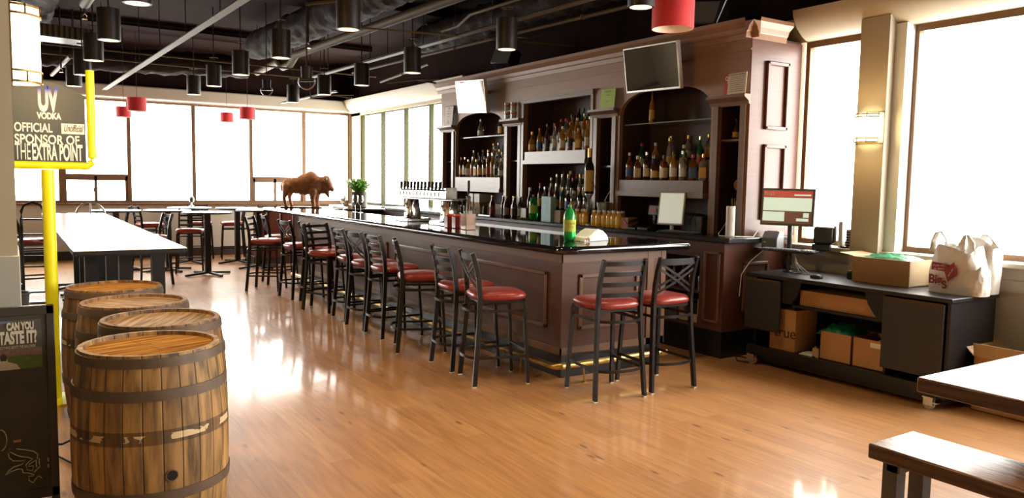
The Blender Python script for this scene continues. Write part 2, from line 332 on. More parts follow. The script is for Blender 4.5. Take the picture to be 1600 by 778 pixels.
ORD = ['first', 'second', 'third', 'fourth', 'fifth', 'sixth', 'seventh', 'eighth', 'ninth', 'tenth', 'eleventh', 'twelfth', 'thirteenth', 'fourteenth', 'fifteenth', 'sixteenth']

# ================================================================ SETTING
XR, YF, XL, YB, ZC = 6.55, 16.9, -4.5, -4.5, 4.1
struct(B('floor', 'floor', (XL, YB, -.1), (XR + .3, YF + .3, 0)))
struct(B('ceiling', 'ceil', (XL, YB, ZC), (XR + .3, YF + .3, ZC + .15)))
struct(B('wall_left', 'beige', (XL - .2, YB, 0), (XL, YF + .3, ZC)))
struct(B('wall_back', 'beige', (XL, YB - .2, 0), (XR + .3, YB, ZC)))
# far wall: wainscot, header and posts
far = MB(); far.box((XL, YF, 0), (XR + .3, YF + .25, 1.05)); far.box((XL, YF, 3.08), (XR + .3, YF + .25, ZC))
far.box((XL, YF, 1.05), (-2.6, YF + .25, 3.08)); far.box((6.5, YF, 1.05), (XR + .3, YF + .25, 3.08))
struct(far.build('wall_far', 'wainscot', smooth=0))
struct(B('trim_1', 'cove', (XL, YF - .22, 3.10), (XR, YF, 3.34), bevel=.03))
struct(B('trim_2', 'mull', (XL, YF - .12, 1.045), (XR, YF, 1.085)))
struct(B('baseboard_far', 'base', (XL, YF - .02, 0), (XR, YF, .17)))
def window_y(n, x0, x1, rails=None, mid=None, mk='mull'):
    # a window in the far wall between post centres x0..x1
    fr = MB(); z0, z1 = 1.085, 3.08; w = .035
    fr.box((x0, YF, z0), (x0 + w, YF + .12, z1)); fr.box((x1 - w, YF, z0), (x1, YF + .12, z1))
    fr.box((x0 + w, YF, z0), (x1 - w, YF + .12, z0 + .05)); fr.box((x0 + w, YF, z1 - .04), (x1 - w, YF + .12, z1))
    if rails:
        fr.box((x0, YF + .01, 1.52), (x1, YF + .11, 1.64))
        fr.box((x0 + .03, YF + .01, 1.1), (x0 + .08, YF + .1, 1.6)); fr.box((x1 - .08, YF + .01, 1.1), (x1 - .03, YF + .1, 1.6))
        fr.box((mid - .025, YF + .01, 1.1), (mid + .025, YF + .1, 1.6)); fr.box((mid - .04, YF - .02, 1.3), (mid - .01, YF + .01, 1.38))
    o = tag(fr.build('window_%d' % n, mk, smooth=0), kind='structure')
    B('pane', 'pane', (x0, YF + .06, z0), (x1, YF + .066, z1), o)
window_y(1, -2.6, -.7); window_y(2, -.7, .83)
window_y(3, .83, 2.0, True, 1.41); window_y(4, 2.0, 3.19); window_y(5, 3.19, 4.33); window_y(6, 4.33, 5.46, True, 4.83); window_y(7, 5.46, 6.5)
struct(B('trim_3', 'mull', (.80, YF - .01, 1.085), (.92, YF + .13, 3.08)))
struct(B('trim_4', 'mull', (5.42, YF - .01, 1.085), (5.5, YF + .13, 3.08)))
# right wall
rw = MB(); rw.box((XR, YB, 0), (XR + .25, YF, 1.05)); rw.box((XR, YB, 3.02), (XR + .25, YF, ZC)); rw.box((XR, 4.99, 1.05), (XR + .25, 12.4, 3.02)); rw.box((XR, 16.37, 1.05), (XR + .25, YF, 3.1))
struct(rw.build('wall_right', 'beige', smooth=0))
def window_x(n, y0, y1, z0=1.07, z1=3.02, mk='mullr', w=.035):
    fr = MB(); fr.box((XR + .03, y0, z0), (XR + .10, y0 + w, z1)); fr.box((XR + .03, y1 - w, z0), (XR + .10, y1, z1))
    fr.box((XR + .02, y0 + w, z0), (XR + .14, y1 - w, z0 + .05)); fr.box((XR + .02, y0 + w, z1 - .06), (XR + .14, y1 - w, z1))
    o = tag(fr.build('window_%d' % n, mk, smooth=0), kind='structure'); B('pane', 'pane', (XR + .08, y0, z0), (XR + .086, y1, z1), o)
for i, y in enumerate((12.4, 13.05, 14.13, 15.25)): window_x(8 + i, y, (13.05, 14.13, 15.25, 16.37)[i], z1=3.08, w=.04)
window_x(12, 4.2, 4.95, mk='mull', w=.045); window_x(13, .6, 3.86, mk='mull'); window_x(14, -1.8, .6, mk='mull'); window_x(15, -4.2, -1.8, mk='mull')
struct(B('trim_5', 'wainscot', (XR - .17, YB, 1.03), (XR + .02, 4.95, 1.07), bevel=.008))
lw = MB(); lw.box((XR - .08, YB, 0), (XR, 4.95, 1.03)); lw.box((XR - .1, YB, .84), (XR, 4.95, .93)); struct(lw.build('trim_6', 'wainscot', smooth=0))
struct(B('trim_7', 'wainscot', (XR - .12, 11.25, 1.03), (XR + .02, YF, 1.07)))
struct(B('column', 'cove', (6.36, 3.96, 0), (6.62, 4.23, 3.1)))
struct(B('column_reveal', 'white', (6.45, 3.86, 1.05), (6.60, 3.96, 3.03)))
cp = [(0, 0), (.05, 0), (.11, .03), (.2, .10), (.26, .2), (.27, .26), (0, .26)]  # cove profile: out from the wall, up
def cove(n, y0, y1, z, m='cove'):
    struct(MB().prism([(a, b) for a, b in cp], (XR - .0, y0, z), (-1, 0, 0), (0, 0, 1), (0, 1, 0), y1 - y0).build('trim_%d' % n, m, smooth=50))
cove(8, YB, 4.90, 3.02); cove(9, 11.3, YF, 3.08)
struct(B('wall_pillar', 'beige', (-.9, 4.82, 0), (.030, 5.5, ZC)))
struct(B('trim_10', 'wainscot', (-.9, 4.80, 0), (.038, 5.52, 1.20), bevel=.004))
struct(B('baseboard_right', 'base', (XR - .1, YB, 0), (XR - .08, 3, .12)))

struct(B('trim_11', 'ceil', (XL, YF - .03, 3.34), (XR, YF, ZC))); struct(B('trim_12', 'ceil', (XR - .03, YB, 3.26), (XR, YF - .03, ZC))); struct(B('trim_13', 'ceil', (XL, YB, 3.3), (XL + .03, YF - .03, ZC))); struct(B('trim_14', 'ceil', (XL + .03, YB, 3.3), (XR - .03, YB + .03, ZC)))
def portal(name, loc, sx, sy, rot):
    l = bpy.data.lights.new(name, 'AREA'); l.shape = 'RECTANGLE'; l.size = sx; l.size_y = sy; l.cycles.is_portal = True
    o = bpy.data.objects.new(name, l); col.objects.link(o); o.location = loc; o.rotation_euler = rot
portal('window_portal', (1.95, YF + .2, 2.08), 9.2, 2.1, (-PI / 2, 0, 0))
portal('window_portal', (XR + .22, 14.4, 2.08), 2.1, 4.2, (0, PI / 2, 0))
portal('window_portal', (XR + .22, .35, 2.05), 2.05, 9.3, (0, PI / 2, 0))

# ================================================================ BAR
BX0, BX1 = 3.795, 4.50
bar = thing('bar_counter', 'long dark mahogany panelled bar front wrapping the corner under the black top', 'bar', (BX0, 5.104, 0))
def wb(m): return m
b = MB(); o_ = (BX0, 5.104)
b.box((0, 0, .2), (.7, 6.9, 1.045)); b.box((.7, 0, .2), (1.14, .55, 1.045)); b.box((.45, 7.95, .2), (2.7, 8.6, 1.045)); b.box((.45, 6.9, .2), (.7, 7.95, 1.045))
b.build('body', 'woodh', bar, smooth=0)
k = MB(); k.box((.03, .03, 0), (.68, 6.85, .2)); k.box((.68, .03, 0), (1.08, .52, .2)); k.box((.48, 7.98, 0), (2.65, 8.5, .2)); k.box((.48, 6.85, 0), (.68, 7.98, .2)); k.build('toe_kick', 'kick', bar)
def frame_x(x, y0, y1, z0, z1, w=.035, t=.018):
    m_ = MB()
    for a, b_ in (((x - t, y0, z0), (x, y1, z0 + w)), ((x - t, y0, z1 - w), (x, y1, z1)), ((x - t, y0, z0), (x, y0 + w, z1)), ((x - t, y1 - w, z0), (x, y1, z1))): m_.box(a, b_)
    return m_
def frame_y(y, x0, x1, z0, z1, w=.035, t=.018):
    m_ = MB()
    for a, b_ in (((x0, y - t, z0), (x1, y, z0 + w)), ((x0, y - t, z1 - w), (x1, y, z1)), ((x0, y - t, z0), (x0 + w, y, z1)), ((x1 - w, y - t, z0), (x1, y, z1))): m_.box(a, b_)
    return m_
for i in range(4):
    y0 = .2 + i * 1.65; frame_x(0, y0, y0 + 1.45, .40, .88).build('panel_moulding', 'trimw', bar, bevel=.006)
frame_y(0, .17, .83, .40, .87).build('panel_moulding', 'trimw', bar, bevel=.006)
B('end_post', 'trimw', (.93, -.012, .2), (1.0, 0, 1.04), bar); B('end_post', 'trimw', (1.09, -.012, .2), (1.145, 0, 1.04), bar)
m_ = MB(); m_.box((-.012, -.012, .2), (0, 6.9, .26)); m_.box((-.012, -.012, .2), (1.14, 0, .26)); m_.box((-.008, -.008, .97), (0, 6.9, 1.045)); m_.box((-.008, -.008, .97), (1.14, 0, 1.045)); m_.build('base_moulding', 'trimw', bar)
# counter top with rounded nosing
def round_poly(pts, r, seg=8):
    out = []; n = len(pts)
    for i, p in enumerate(pts):
        p = Vector(p); a = Vector(pts[i - 1]); c = Vector(pts[(i + 1) % n]); rr = r[i] if isinstance(r, (list, tuple)) else r
        if rr <= 0: out.append(tuple(p)); continue
        u = (a - p).normalized(); v = (c - p).normalized(); A = p + u * rr; C = p + v * rr
        for k in range(seg + 1):
            t = k / seg; q = A * (1 - t) ** 2 + p * 2 * t * (1 - t) + C * t * t; out.append(tuple(q))
    return out
pl = round_poly([(3.69, 4.98), (5.15, 4.98), (5.15, 5.72), (4.60, 5.72), (4.60, 12.95), (6.5, 12.95), (6.5, 13.85), (3.69, 13.85)], [.22, .05, .05, 0, 0, 0, 0, .2])
bt = MB().prism(pl, (0, 0, 1.045), (1, 0, 0), (0, 1, 0), (0, 0, 1), .065).build('bar_countertop', 'granite', bevel=.030, seg=4)
tag(bt, 'glossy black stone bar top with rounded edge, running from the near corner to the bison', 'countertop')
# inner side shelf strip of steel behind the bar
sk = thing('under_bar_sink', 'stainless steel work shelf along the hidden inner side of the bar', 'shelf', (4.5, 5.8, 0))
B('shelf', 'steel', (0, 0, .80), (.45, 6.9, .84), sk)
for yy in (.1, 3.4, 6.8): B('leg', 'steel', (.40, yy - .02, 0), (.44, yy + .02, .8), sk)
# brass foot rail
fr_ = thing('foot_rail', 'brass foot rail running around the base of the bar', 'foot rail', (3.63, 4.94, 0))
MB().tube([(0, 6.9, .155), (0, .06, .155)] + [(.06 - .06 * math.cos(a), .06 - .06 * math.sin(a), .155) for a in [PI / 8 * i for i in range(1, 4)]] + [(.06, 0, .155), (1.2, 0, .155)], .026, 12).build('rail', 'brass', fr_)
for y_ in (.5, 1.9, 3.3, 4.7, 6.1): MB().tube([(0, y_, .14), (0, y_ + .01, .06), (-.01, y_, 0)], .008, 6).build('bracket', 'brass', fr_)
for x_ in (.28, 1.02): MB().tube([(x_, 0, .14), (x_, -.01, .06), (x_, -.02, 0)], .008, 6).lathe([(.03, 0), (.01, .012)], (x_, -.02, 0), 10).build('bracket', 'brass', fr_)
for x_ in (.07, 1.14): MB().tube([(x_ - .02, 0, .155), (x_ + .02, 0, .155)], .031, 12).build('collar', 'brass', fr_)

# ================================================================ BACK BAR
HX, HB = 5.83, 6.30
h = thing('back_bar_hutch', 'tall mahogany back bar with two arched niches and crown moulding', 'back bar', (HX, 4.99, 1.14))
# in local coordinates: x 0 = front face, y from right end, z from counter
Z0 = 1.14
def hz(z): return z - Z0
def hy(y): return y - 4.99
openings = [(5.07, 5.36, 2.38, 0), (5.45, 6.82, 2.34, .30), (6.90, 7.22, 2.38, 0), (7.33, 8.76, 2.66, 0), (8.87, 9.17, 2.38, 0), (9.27, 10.67, 2.34, .28), (10.76, 11.06, 2.38, 0)]
YE = 11.15
f = MB(); f.box((0, 0, hz(2.66)), (.05, hy(YE), hz(3.02))); prev = 4.99
for (a, b_, zt, arc) in openings:
    f.box((0, hy(prev), 0), (.05, hy(a), hz(2.66))); prev = b_
    if arc:
        n = 20; c = (a + b_) / 2; hw = (b_ - a) / 2
        pts = []
        for i in range(n + 1):
            t = PI * i / n; ct = math.cos(t); st = math.sin(t)
            pts.append((hy(c - hw * (abs(ct) ** .75) * (1 if ct > 0 else -1)), hz(zt + arc * st ** .8)))
        for (p, q) in zip(pts, pts[1:]):
            f.prism([p, q, (q[0], hz(2.66)), (p[0], hz(2.66))], (0, 0, 0), (0, 1, 0), (0, 0, 1), (1, 0, 0), .05)
    elif zt < 2.66: f.box((0, hy(a), hz(zt)), (.05, hy(b_), hz(2.66)))
f.box((0, hy(prev), 0), (.05, hy(YE), hz(2.66)))
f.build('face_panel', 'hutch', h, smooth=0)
f = MB()
for (a, b_, zt, arc) in openings:
    f.box((.05, hy(a) - .03, 0), (HB - HX, hy(a), hz(2.9))); f.box((.05, hy(b_), 0), (HB - HX, hy(b_) + .03, hz(2.9)))
f.box((HB - HX, 0, 0), (XR - HX, hy(YE), hz(3.02))); f.box((.05, .0, hz(2.9)), (HB - HX, hy(YE), hz(3.02)))
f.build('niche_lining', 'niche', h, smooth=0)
B('side_panel', 'wood', (0, -.012, 0), (XR - HX, .0, hz(3.0)), h)
B('end_panel', 'hutch', (0.05, hy(YE) - .02, 0), (XR - HX, hy(YE), hz(3.0)), h)
for (z0, z1) in ((2.16, 2.80), (1.30, 2.02)): frame_y(-.012, .20, .52, hz(z0), hz(z1), .035, .03).build('side_moulding', 'wood', h, bevel=.008)
cpz = [(0, 0), (.02, 0), (.025, .05), (.035, .06), (.05, .10), (.09, .135), (.10, .145), (.10, .18), (0, .18)]
m_ = MB().prism(cpz, (0, -.10, hz(2.985)), (-1, 0, 0), (0, 0, 1), (0, 1, 0), hy(YE) + .2); m_.prism(cpz, (-.10, 0, hz(2.985)), (0, -1, 0), (0, 0, 1), (1, 0, 0), XR - HX - .15)
m_.build('cornice', 'hutch', h, smooth=0)
B('frieze_moulding', 'hutch', (-.012, -.01, hz(2.88)), (0, hy(YE), hz(2.90)), h)
# small ledges (capitals) over the narrow niches, casing over the centre one
for (a, b_) in ((5.0, 5.42), (6.86, 7.28), (8.82, 9.24), (10.70, 11.13)):
    m_ = MB(); m_.prism([(0, 0), (.02, 0), (.03, .03), (.06, .05), (.085, .065), (.085, .09), (0, .09)], (0, hy(a) - .03, hz(2.385)), (-1, 0, 0), (0, 0, 1), (0, 1, 0), b_ - a + .06); m_.build('capital', 'trimw', h, smooth=0)
    m_ = MB(); m_.box((-.02, hy(a) + .01, 0), (0, hy(a) + .075, hz(2.385))); m_.box((-.02, hy(b_) - .075, 0), (0, hy(b_) - .01, hz(2.385))); m_.build('pilaster', 'trimw', h, smooth=0)
m_ = MB(); m_.box((-.03, hy(7.28), hz(2.66)), (0, hy(8.82), hz(2.70))); m_.box((-.05, hy(7.26), hz(2.70)), (0, hy(8.84), hz(2.725))); m_.box((-.02, hy(7.285), 0), (0, hy(7.33), hz(2.66))); m_.box((-.02, hy(8.76), 0), (0, hy(8.81), hz(2.66))); m_.build('centre_casing', 'trimw', h, smooth=0)
# bottle risers
def riser(y0, y1, zf, steps, zb):
    m_ = MB(); m_.box((-.06, hy(y0) - .03, hz(zb)), (HB - HX, hy(y1) + .03, hz(zb) + .05)); m_.box((-.03, hy(y0), hz(zb) + .05), (.14, hy(y1), hz(zf)))
    for i in range(1, steps + 1): m_.box((-.03 + .13 * i, hy(y0), hz(zb) + .05), (HB - HX if i == steps else .14 + .13 * i, hy(y1), hz(zf) + .11 * i))
    m_.build('bottle_shelf', 'trimw', h, smooth=0)
riser(5.50, 6.77, 1.665, 2, 1.49); riser(9.32, 10.62, 1.68, 2, 1.47); riser(7.40, 8.70, 2.02, 2, 1.86)
m_ = MB(); m_.box((.02, hy(7.5), 0), (.16, hy(8.6), hz(1.26))); m_.box((.16, hy(7.5), 0), (.32, hy(8.6), hz(1.38))); m_.build('counter_riser', 'trimw', h, smooth=0)
for (y0, y1, z) in ((5.46, 6.81, 2.29), (9.28, 10.66, 2.285)): B('glass_shelf', 'gshelf', (.07, hy(y0), hz(z) - .012), (HB - HX - .02, hy(y1), hz(z)), h)
for (y0, y1, z) in ((5.07, 5.36, 2.07), (6.9, 7.22, 1.83), (8.87, 9.17, 1.92), (10.76, 11.06, 1.93)): B('cubby_shelf', 'trimw', (.06, hy(y0), hz(z) - .02), (HB - HX, hy(y1), hz(z)), h)

bb = thing('back_bar_cabinet', 'dark mahogany base cabinet with open cubbies under the back bar counter', 'cabinet', (5.58, 4.99, 0))
c = MB(); W_ = XR - 5.58
c.box((0, 0, .25), (W_, .30, 1.09)); c.box((0, .92, .25), (W_, 6.16, 1.0)); c.box((.5, .30, .25), (W_, .92, 1.09)); c.box((0, .3, .25), (.5, .92, .27)); c.box((0, .30, .93), (.5, .92, 1.09)); c.box((0.02, .92, 1.0), (W_, 6.16, 1.09))
c.build('body', 'wood', bb, smooth=0)
B('toe_kick', 'kick', (-.012, -.012, 0), (W_, 6.16, .25), bb)
B('steel_band', 'steel', (-.03, 1.3, .985), (0, 6.16, 1.035), bb)
frame_y(-.0, .26, .62, .42, .90, .03, .02).build('side_moulding', 'trimw', bb, bevel=.006)
frame_x(0, .04, .24, .32, 1.0, .025, .015).build('pilaster_moulding', 'trimw', bb, bevel=.005)
m_ = MB(); m_.box((0.0, .31, .58), (.5, .91, .60)); m_.build('cubby_shelf', 'wood', bb)
for i in range(5):
    y0 = 1.0 + i * 1.02; d = B('cooler_door', 'kick', (-.02, y0, .28), (0, y0 + .98, .95), bb, bevel=.006); B('handle', 'steel', (-.05, y0 + .1, .86), (-.02, y0 + .5, .88), d)
ct = MB().prism(round_poly([(5.52, 4.89), (6.10, 4.89), (6.42, 4.93), (6.42, 4.97), (XR, 4.99), (XR, 12.95), (5.75, 12.95), (5.52, 12.7)], [.03, 0, 0, 0, 0, 0, 0, .1]), (0, 0, 1.09), (1, 0, 0), (0, 1, 0), (0, 0, 1), .05).build('back_bar_countertop', 'granr', bevel=.01)
tag(ct, 'black stone counter below the bottle shelves of the back bar', 'countertop')
cb = thing('corner_cabinet', 'dark counter base under the window past the end of the back bar', 'cabinet', (5.6, 11.16, 0))
B('body', 'wood', (0, 0, 0.1), (.94, 1.78, 1.085), cb); B('toe_kick', 'kick', (.03, .01, 0), (.9, 1.75, .1), cb)

# ================================================================ STOOLS
def make_stool(kind, seatm='vinyl'):
    t = thing('bar_stool', 'stool', 'bar stool')
    W, D = .20, .19
    s = MB(); prof = [(.0, -.03), (.205, -.03), (.223, -.012), (.225, .008), (.205, .028), (.13, .040), (0, .044)]
    s.lathe(prof, (0, .0, .715), 36, sq=3.6); s.build('seat', seatm, t, smooth=60)
    fr = MB()
    for a, b_ in (((-.19, -.19, .665), (.19, -.165, .69)), ((-.19, .165, .665), (.19, .19, .69)), ((-.19, -.19, .665), (-.165, .19, .69)), ((.165, -.19, .665), (.19, .19, .69))): fr.box(a, b_)
    fr.build('seat_frame', 'blk', t, smooth=0)
    for sx in (-1, 1):
        lg = MB().bar((sx * .21, .215, .008), (sx * .185, .18, .67), .032, .025).build('leg', 'blk', t, smooth=0, bevel=.003)
        MB().box((-.015, -.012, -.006), (.015, .012, .006)).build('glide', 'glide', lg, loc=(sx * .21, .215, .007))
        # back leg sweeps up into the back post
        pts = [(sx * .22, -.235, .008), (sx * .208, -.215, .25), (sx * .195, -.196, .5), (sx * .188, -.188, .70), (sx * .186, -.20, .85), (sx * .184, -.225, .97), (sx * .182, -.255, 1.065)]
        lg = MB().tube(pts, 0, rect=(.027, .038), up=(0, 1, 0)).build('leg', 'blk', t, smooth=0, bevel=.003)
        MB().box((-.014, -.017, -.006), (.014, .017, .006)).build('glide', 'glide', lg, loc=(sx * .22, -.235, .007))
    def slat(z, y, hgt, w=.178, bow=.03):
        pts = [(w * k, y - bow * (1 - k * k), z) for k in (-1, -.66, -.33, 0, .33, .66, 1)]
        return MB().tube(pts, 0, rect=(.007, hgt)).build('slat', 'blk', t, smooth=40)
    if kind == 'ladder':
        for z, y in ((1.035, -.245), (.955, -.225), (.875, -.207), (.795, -.196)): slat(z, y, .034)
    else:
        slat(1.03, -.245, .05)
        for sx in (-1, 1):
            for off in (0, .045):
                pts = [(sx * (-.178 + .356 * k), -.235 + .04 * (1 - k) - .022 * (1 - (2 * k - 1) ** 2) + .003 * sx, .775 + off + .20 * k) for k in [i / 6 for i in range(7)]]
                MB().tube(pts, 0, rect=(.006, .018)).build('cross_bar', 'blk', t, smooth=40)
    for z, g in ((.23, 1.0), (.60, .93)):
        ring = [(-.205 * g, .20 * g, z), (-.208 * g, -.19 * g, z)] + [(.2 * g * math.sin(a) * 1.0, (-.19 - .10 * math.cos(a)) * g, z) for a in [-PI / 2 + PI * i / 10 for i in range(0, 11)]] + [(.208 * g, -.19 * g, z), (.205 * g, .20 * g, z)]
        MB().tube(ring, 0, rect=(.008, .022)).build('foot_ring' if z < .4 else 'brace_ring', 'blk', t, smooth=40)
    MB().bar((-.205, .2, .27), (.205, .2, .27), .02, .012, (0, 0, 1)).build('stretcher', 'blk', t, smooth=0)
    return t
protoL = make_stool('ladder'); protoX = make_stool('cross')
usedp = {}
def stool(kind, x, y, deg, label, group):
    p = protoL if kind == 'L' else protoX
    if kind not in usedp:
        usedp[kind] = 1; p.location = (x, y, 0); p.rotation_euler = (0, 0, math.radians(deg)); p['label'] = label; p['group'] = group; return p
    return dup(p, label, (x, y, 0), math.radians(deg), group)
G1 = 'bar stools along the bar'; G2 = 'bar stools at the near end of the bar'; G3 = 'stools at the window tables'
stool('L', 3.86, 4.62, -7.5, 'ladder-back bar stool with red seat at the near end of the bar', G2)
stool('X', 4.38, 4.61, -3, 'cross-back bar stool with red seat beside the ladder-back one, nearest the back bar', G2)
stool('X', 3.32, 5.37, -104, 'cross-back red bar stool on the long side of the bar, closest to its corner', G1)
stool('L', 3.36, 5.93, -93, 'second red stool from the bar corner, ladder back', G1)
stool('L', 3.31, 6.72, -112, 'third red stool from the bar corner, turned so its ladder back is edge-on', G1)
stool('L', 3.37, 7.47, -90, 'fourth red stool from the bar corner, ladder back', G1)
stool('X', 3.36, 7.98, -86, 'fifth red stool from the bar corner, with a cross back', G1)
stool('L', 3.40, 8.55, -92, 'sixth red stool from the bar corner, ladder back', G1)
stool('L', 3.30, 9.25, -156.7, 'seventh red stool from the bar corner, turned sideways with its ladder back broadside', G1)
stool('X', 3.42, 9.83, -90, 'eighth red stool from the bar corner, behind the sideways one', G1)
stool('X', 3.33, 10.42, -84, 'ninth red stool from the bar corner, cross back', G1)
stool('L', 3.11, 11.32, -122, 'stool pulled out from the far end of the bar, ladder back to the left', G1)
stool('X', 3.50, 12.0, -95, 'farthest stool still tucked under the bar, under the bison end', G1)
stool('L', 2.55, 13.95, 165, 'stool with window glare on its seat in front of the round tables', G3)
stool('L', 3.72, 16.0, 80, 'stool with its ladder back toward the bar, right of the round tables', G3)
stool('L', 2.2, 15.95, -80, 'stool behind the round tables, back on its left side', G3)
stool('L', 1.55, 15.4, 85, 'stool between long white tables and round tables, back on its right', G3)
stool('L', 3.15, 16.25, 178, 'stool against the window wall behind the rear round table', G3)
stool('X', 1.75, 12.6, 100, 'stool at the right side of the long row of white tables', G3)
stool('L', 4.4, 15.8, 175, 'stool beyond the two right-hand round tables by the window', G3)
stool('L', .27, 12.35, -80, 'stool at the left side of the long white tables behind the yellow post', G3)
stool('X', -.10, 14.6, -100, 'stool near the window left of the yellow post', G3)

# ================================================================ TABLES
def cross_base(t, z, r=.36, off=PI / 4, nm='pedestal', w=.05):
    MB().box((-w, -w, .05), (w, w, z)).build(nm, 'iron', t, smooth=0)
    for i in range(4):
        a = off + i * PI / 2; MB().bar((0, 0, .05), (r * math.cos(a), r * math.sin(a), .022), .045, .035, (-math.sin(a), math.cos(a), 0)).build('foot', 'iron', t, bevel=.004)
GT = 'white tables pushed into one long row'
cur = 6.72; lens = [.95, 1.13, 1.13, 1.13, 1.13, 1.13]
lab = ['nearest white table of the long row, behind the barrels', 'second white table of the long row from the barrels', 'third white table of the long row from the barrels', 'fourth white table of the long row from the barrels', 'fifth white table of the long row, next to the last', 'farthest white table of the long row, nearest the windows']
for i, L_ in enumerate(lens):
    t = thing('high_table', lab[i], 'table', (.80, cur + L_ / 2, 0), 0, GT)
    B('tabletop', 'laminate', (-.405, -L_ / 2 + .004, 1.02), (.405, L_ / 2 - .004, 1.05), t, bevel=.004); B('edge_band', 'iron', (-.408, -L_ / 2 + .002, 1.016), (.408, L_ / 2 - .002, 1.044), t)
    e = MB(); e.box((-.38, -L_ / 2 + .03, 1.0), (.38, L_ / 2 - .03, 1.02)); e.build('underframe', 'iron', t, smooth=0)
    cross_base(t, 1.0, .36, PI / 4 if i else 0, w=.05)
    if i == 0: MB().box((-.30, -.05, 0.03), (-.2, .05, 1.0)).box((.2, -.05, .03), (.3, .05, 1.0)).build('pedestal', 'iron', t)
    cur += L_
GR = 'round white-topped tables by the windows'
for i, (x, y, l) in enumerate([(2.73, 13.47, 'round table at the front of the window group, its pedestal nearest the bar'), (2.27, 14.35, 'round table left of the front one, in the window group'), (1.48, 14.4, 'round table of the window group closest to the long row'), (2.83, 15.5, 'rear round table by the window, holding the small candle'), (3.62, 15.2, 'round table right of the candle table by the windows'), (3.75, 14.2, 'round table nearest the brown booth at the far bar corner')]):
    t = thing('round_table', l, 'table', (x, y, 0), 0, GR)
    MB().lathe([(0, 1.022), (.375, 1.022), (.385, 1.03), (.385, 1.044), (.375, 1.05), (0, 1.05)], n=40).build('tabletop', 'laminate', t, smooth=50); MB().lathe([(.38, 1.019), (.387, 1.019), (.387, 1.043), (.38, 1.043)], n=40).build('edge_band', 'iron', t)
    cross_base(t, 1.022, .40, .35, w=.045)
c = thing('candle_holder', 'small glass candle holder standing on the rear round table', 'candle holder', (2.86, 15.45, 1.05))
MB().lathe([(.05, 0), (.05, .02), (.015, .035), (.015, .08), (.045, .10), (.05, .16), (.03, .2)], n=14).build('glass', 'cglass', c, smooth=60); MB().lathe([(.02, .1), (.02, .15)], n=10).build('candle', 'paper', c)
# booth
t = thing('leather_booth', 'brown leather booth back standing beyond the far end of the bar', 'booth', (3.80, 14.72, 0))
B('base', 'base', (0, 0, 0), (1.5, .6, .15), t); B('seat', 'vinyld', (.05, .12, .15), (1.45, .65, .5), t, bevel=.04)
m_ = MB()
for i in range(6): m_.box((.02 + i * .245, -.02 - .01 * (i % 2), .12), (.255 + i * .245, .14, 1.04))
m_.build('backrest', 'vinyld', t, bevel=.03, seg=3)
# stool with hoop back beyond the table row, hand truck
t = thing('hoop_back_stool', 'stool with arched metal hoop back at the far end of the long row of tables', 'stool', (1.06, 13.75, 0))
hp = [(-.21, 0, .70), (-.205, 0, .95)] + [(-.205 * math.cos(a), 0, .98 + .22 * math.sin(a)) for a in [PI * i / 10 for i in range(11)]] + [(.205, 0, .95), (.21, 0, .70)]
MB().tube(hp, .013, 8).build('hoop_back', 'steel', t); MB().tube([(0, 0, .7), (0, 0, 1.2)], .012, 8).build('centre_rail', 'steel', t)
MB().lathe([(.0, .70), (.2, .70), (.21, .72), (.2, .745), (0, .75)], (0, .2, 0), 24).build('seat', 'vinyld', t)
for a, b_ in ((-1, 0), (1, 0), (-1, 1), (1, 1)): MB().bar((a * .21, b_ * .4, 0), (a * .17, .03 + b_ * .34, .7), .022, .022).build('leg', 'blk', t)
t = thing('hand_truck', 'black steel hand truck standing upright left of the yellow post', 'hand truck', (.25, 11.58, 0), math.radians(-8))
for sx in (-1, 1): MB().tube([(sx * .13, 0, .05), (sx * .13, 0, 1.05)], .017, 8).build('rail', 'blk', t)
MB().tube([(-.13, 0, 1.05), (-.125, -.01, 1.15), (-.09, -.03, 1.23), (0, -.05, 1.27), (.09, -.03, 1.23), (.125, -.01, 1.15), (.13, 0, 1.05)], .017, 8).build('handle', 'blk', t)
for z in (.12, .45, .58, .86, 1.05): MB().bar((-.13, 0, z), (.13, 0, z), .02, .03, (0, 0, 1)).build('cross_bar', 'blk', t)
B('toe_plate', 'blk', (-.18, -.2, .01), (.18, .0, .02), t)
for sx in (-1, 1): MB().lathe([(.03, -.02), (.10, -.022), (.115, 0), (.10, .022), (.03, .02)], n=20, mtx=Matrix.Translation((sx * .17, .09, .115)) @ Matrix.Rotation(PI / 2, 4, 'Y')).build('wheel', 'blk', t)
t = thing('waste_bin', 'small grey tapered bin beside the pillar behind the framed sign', 'bin', (.02, 9.6, 0))
MB().lathe([(.10, 0), (.13, .36), (.145, .37), (.145, .39), (.125, .385), (.09, .02), (0, .02)], n=24).build('body', 'plgry', t)

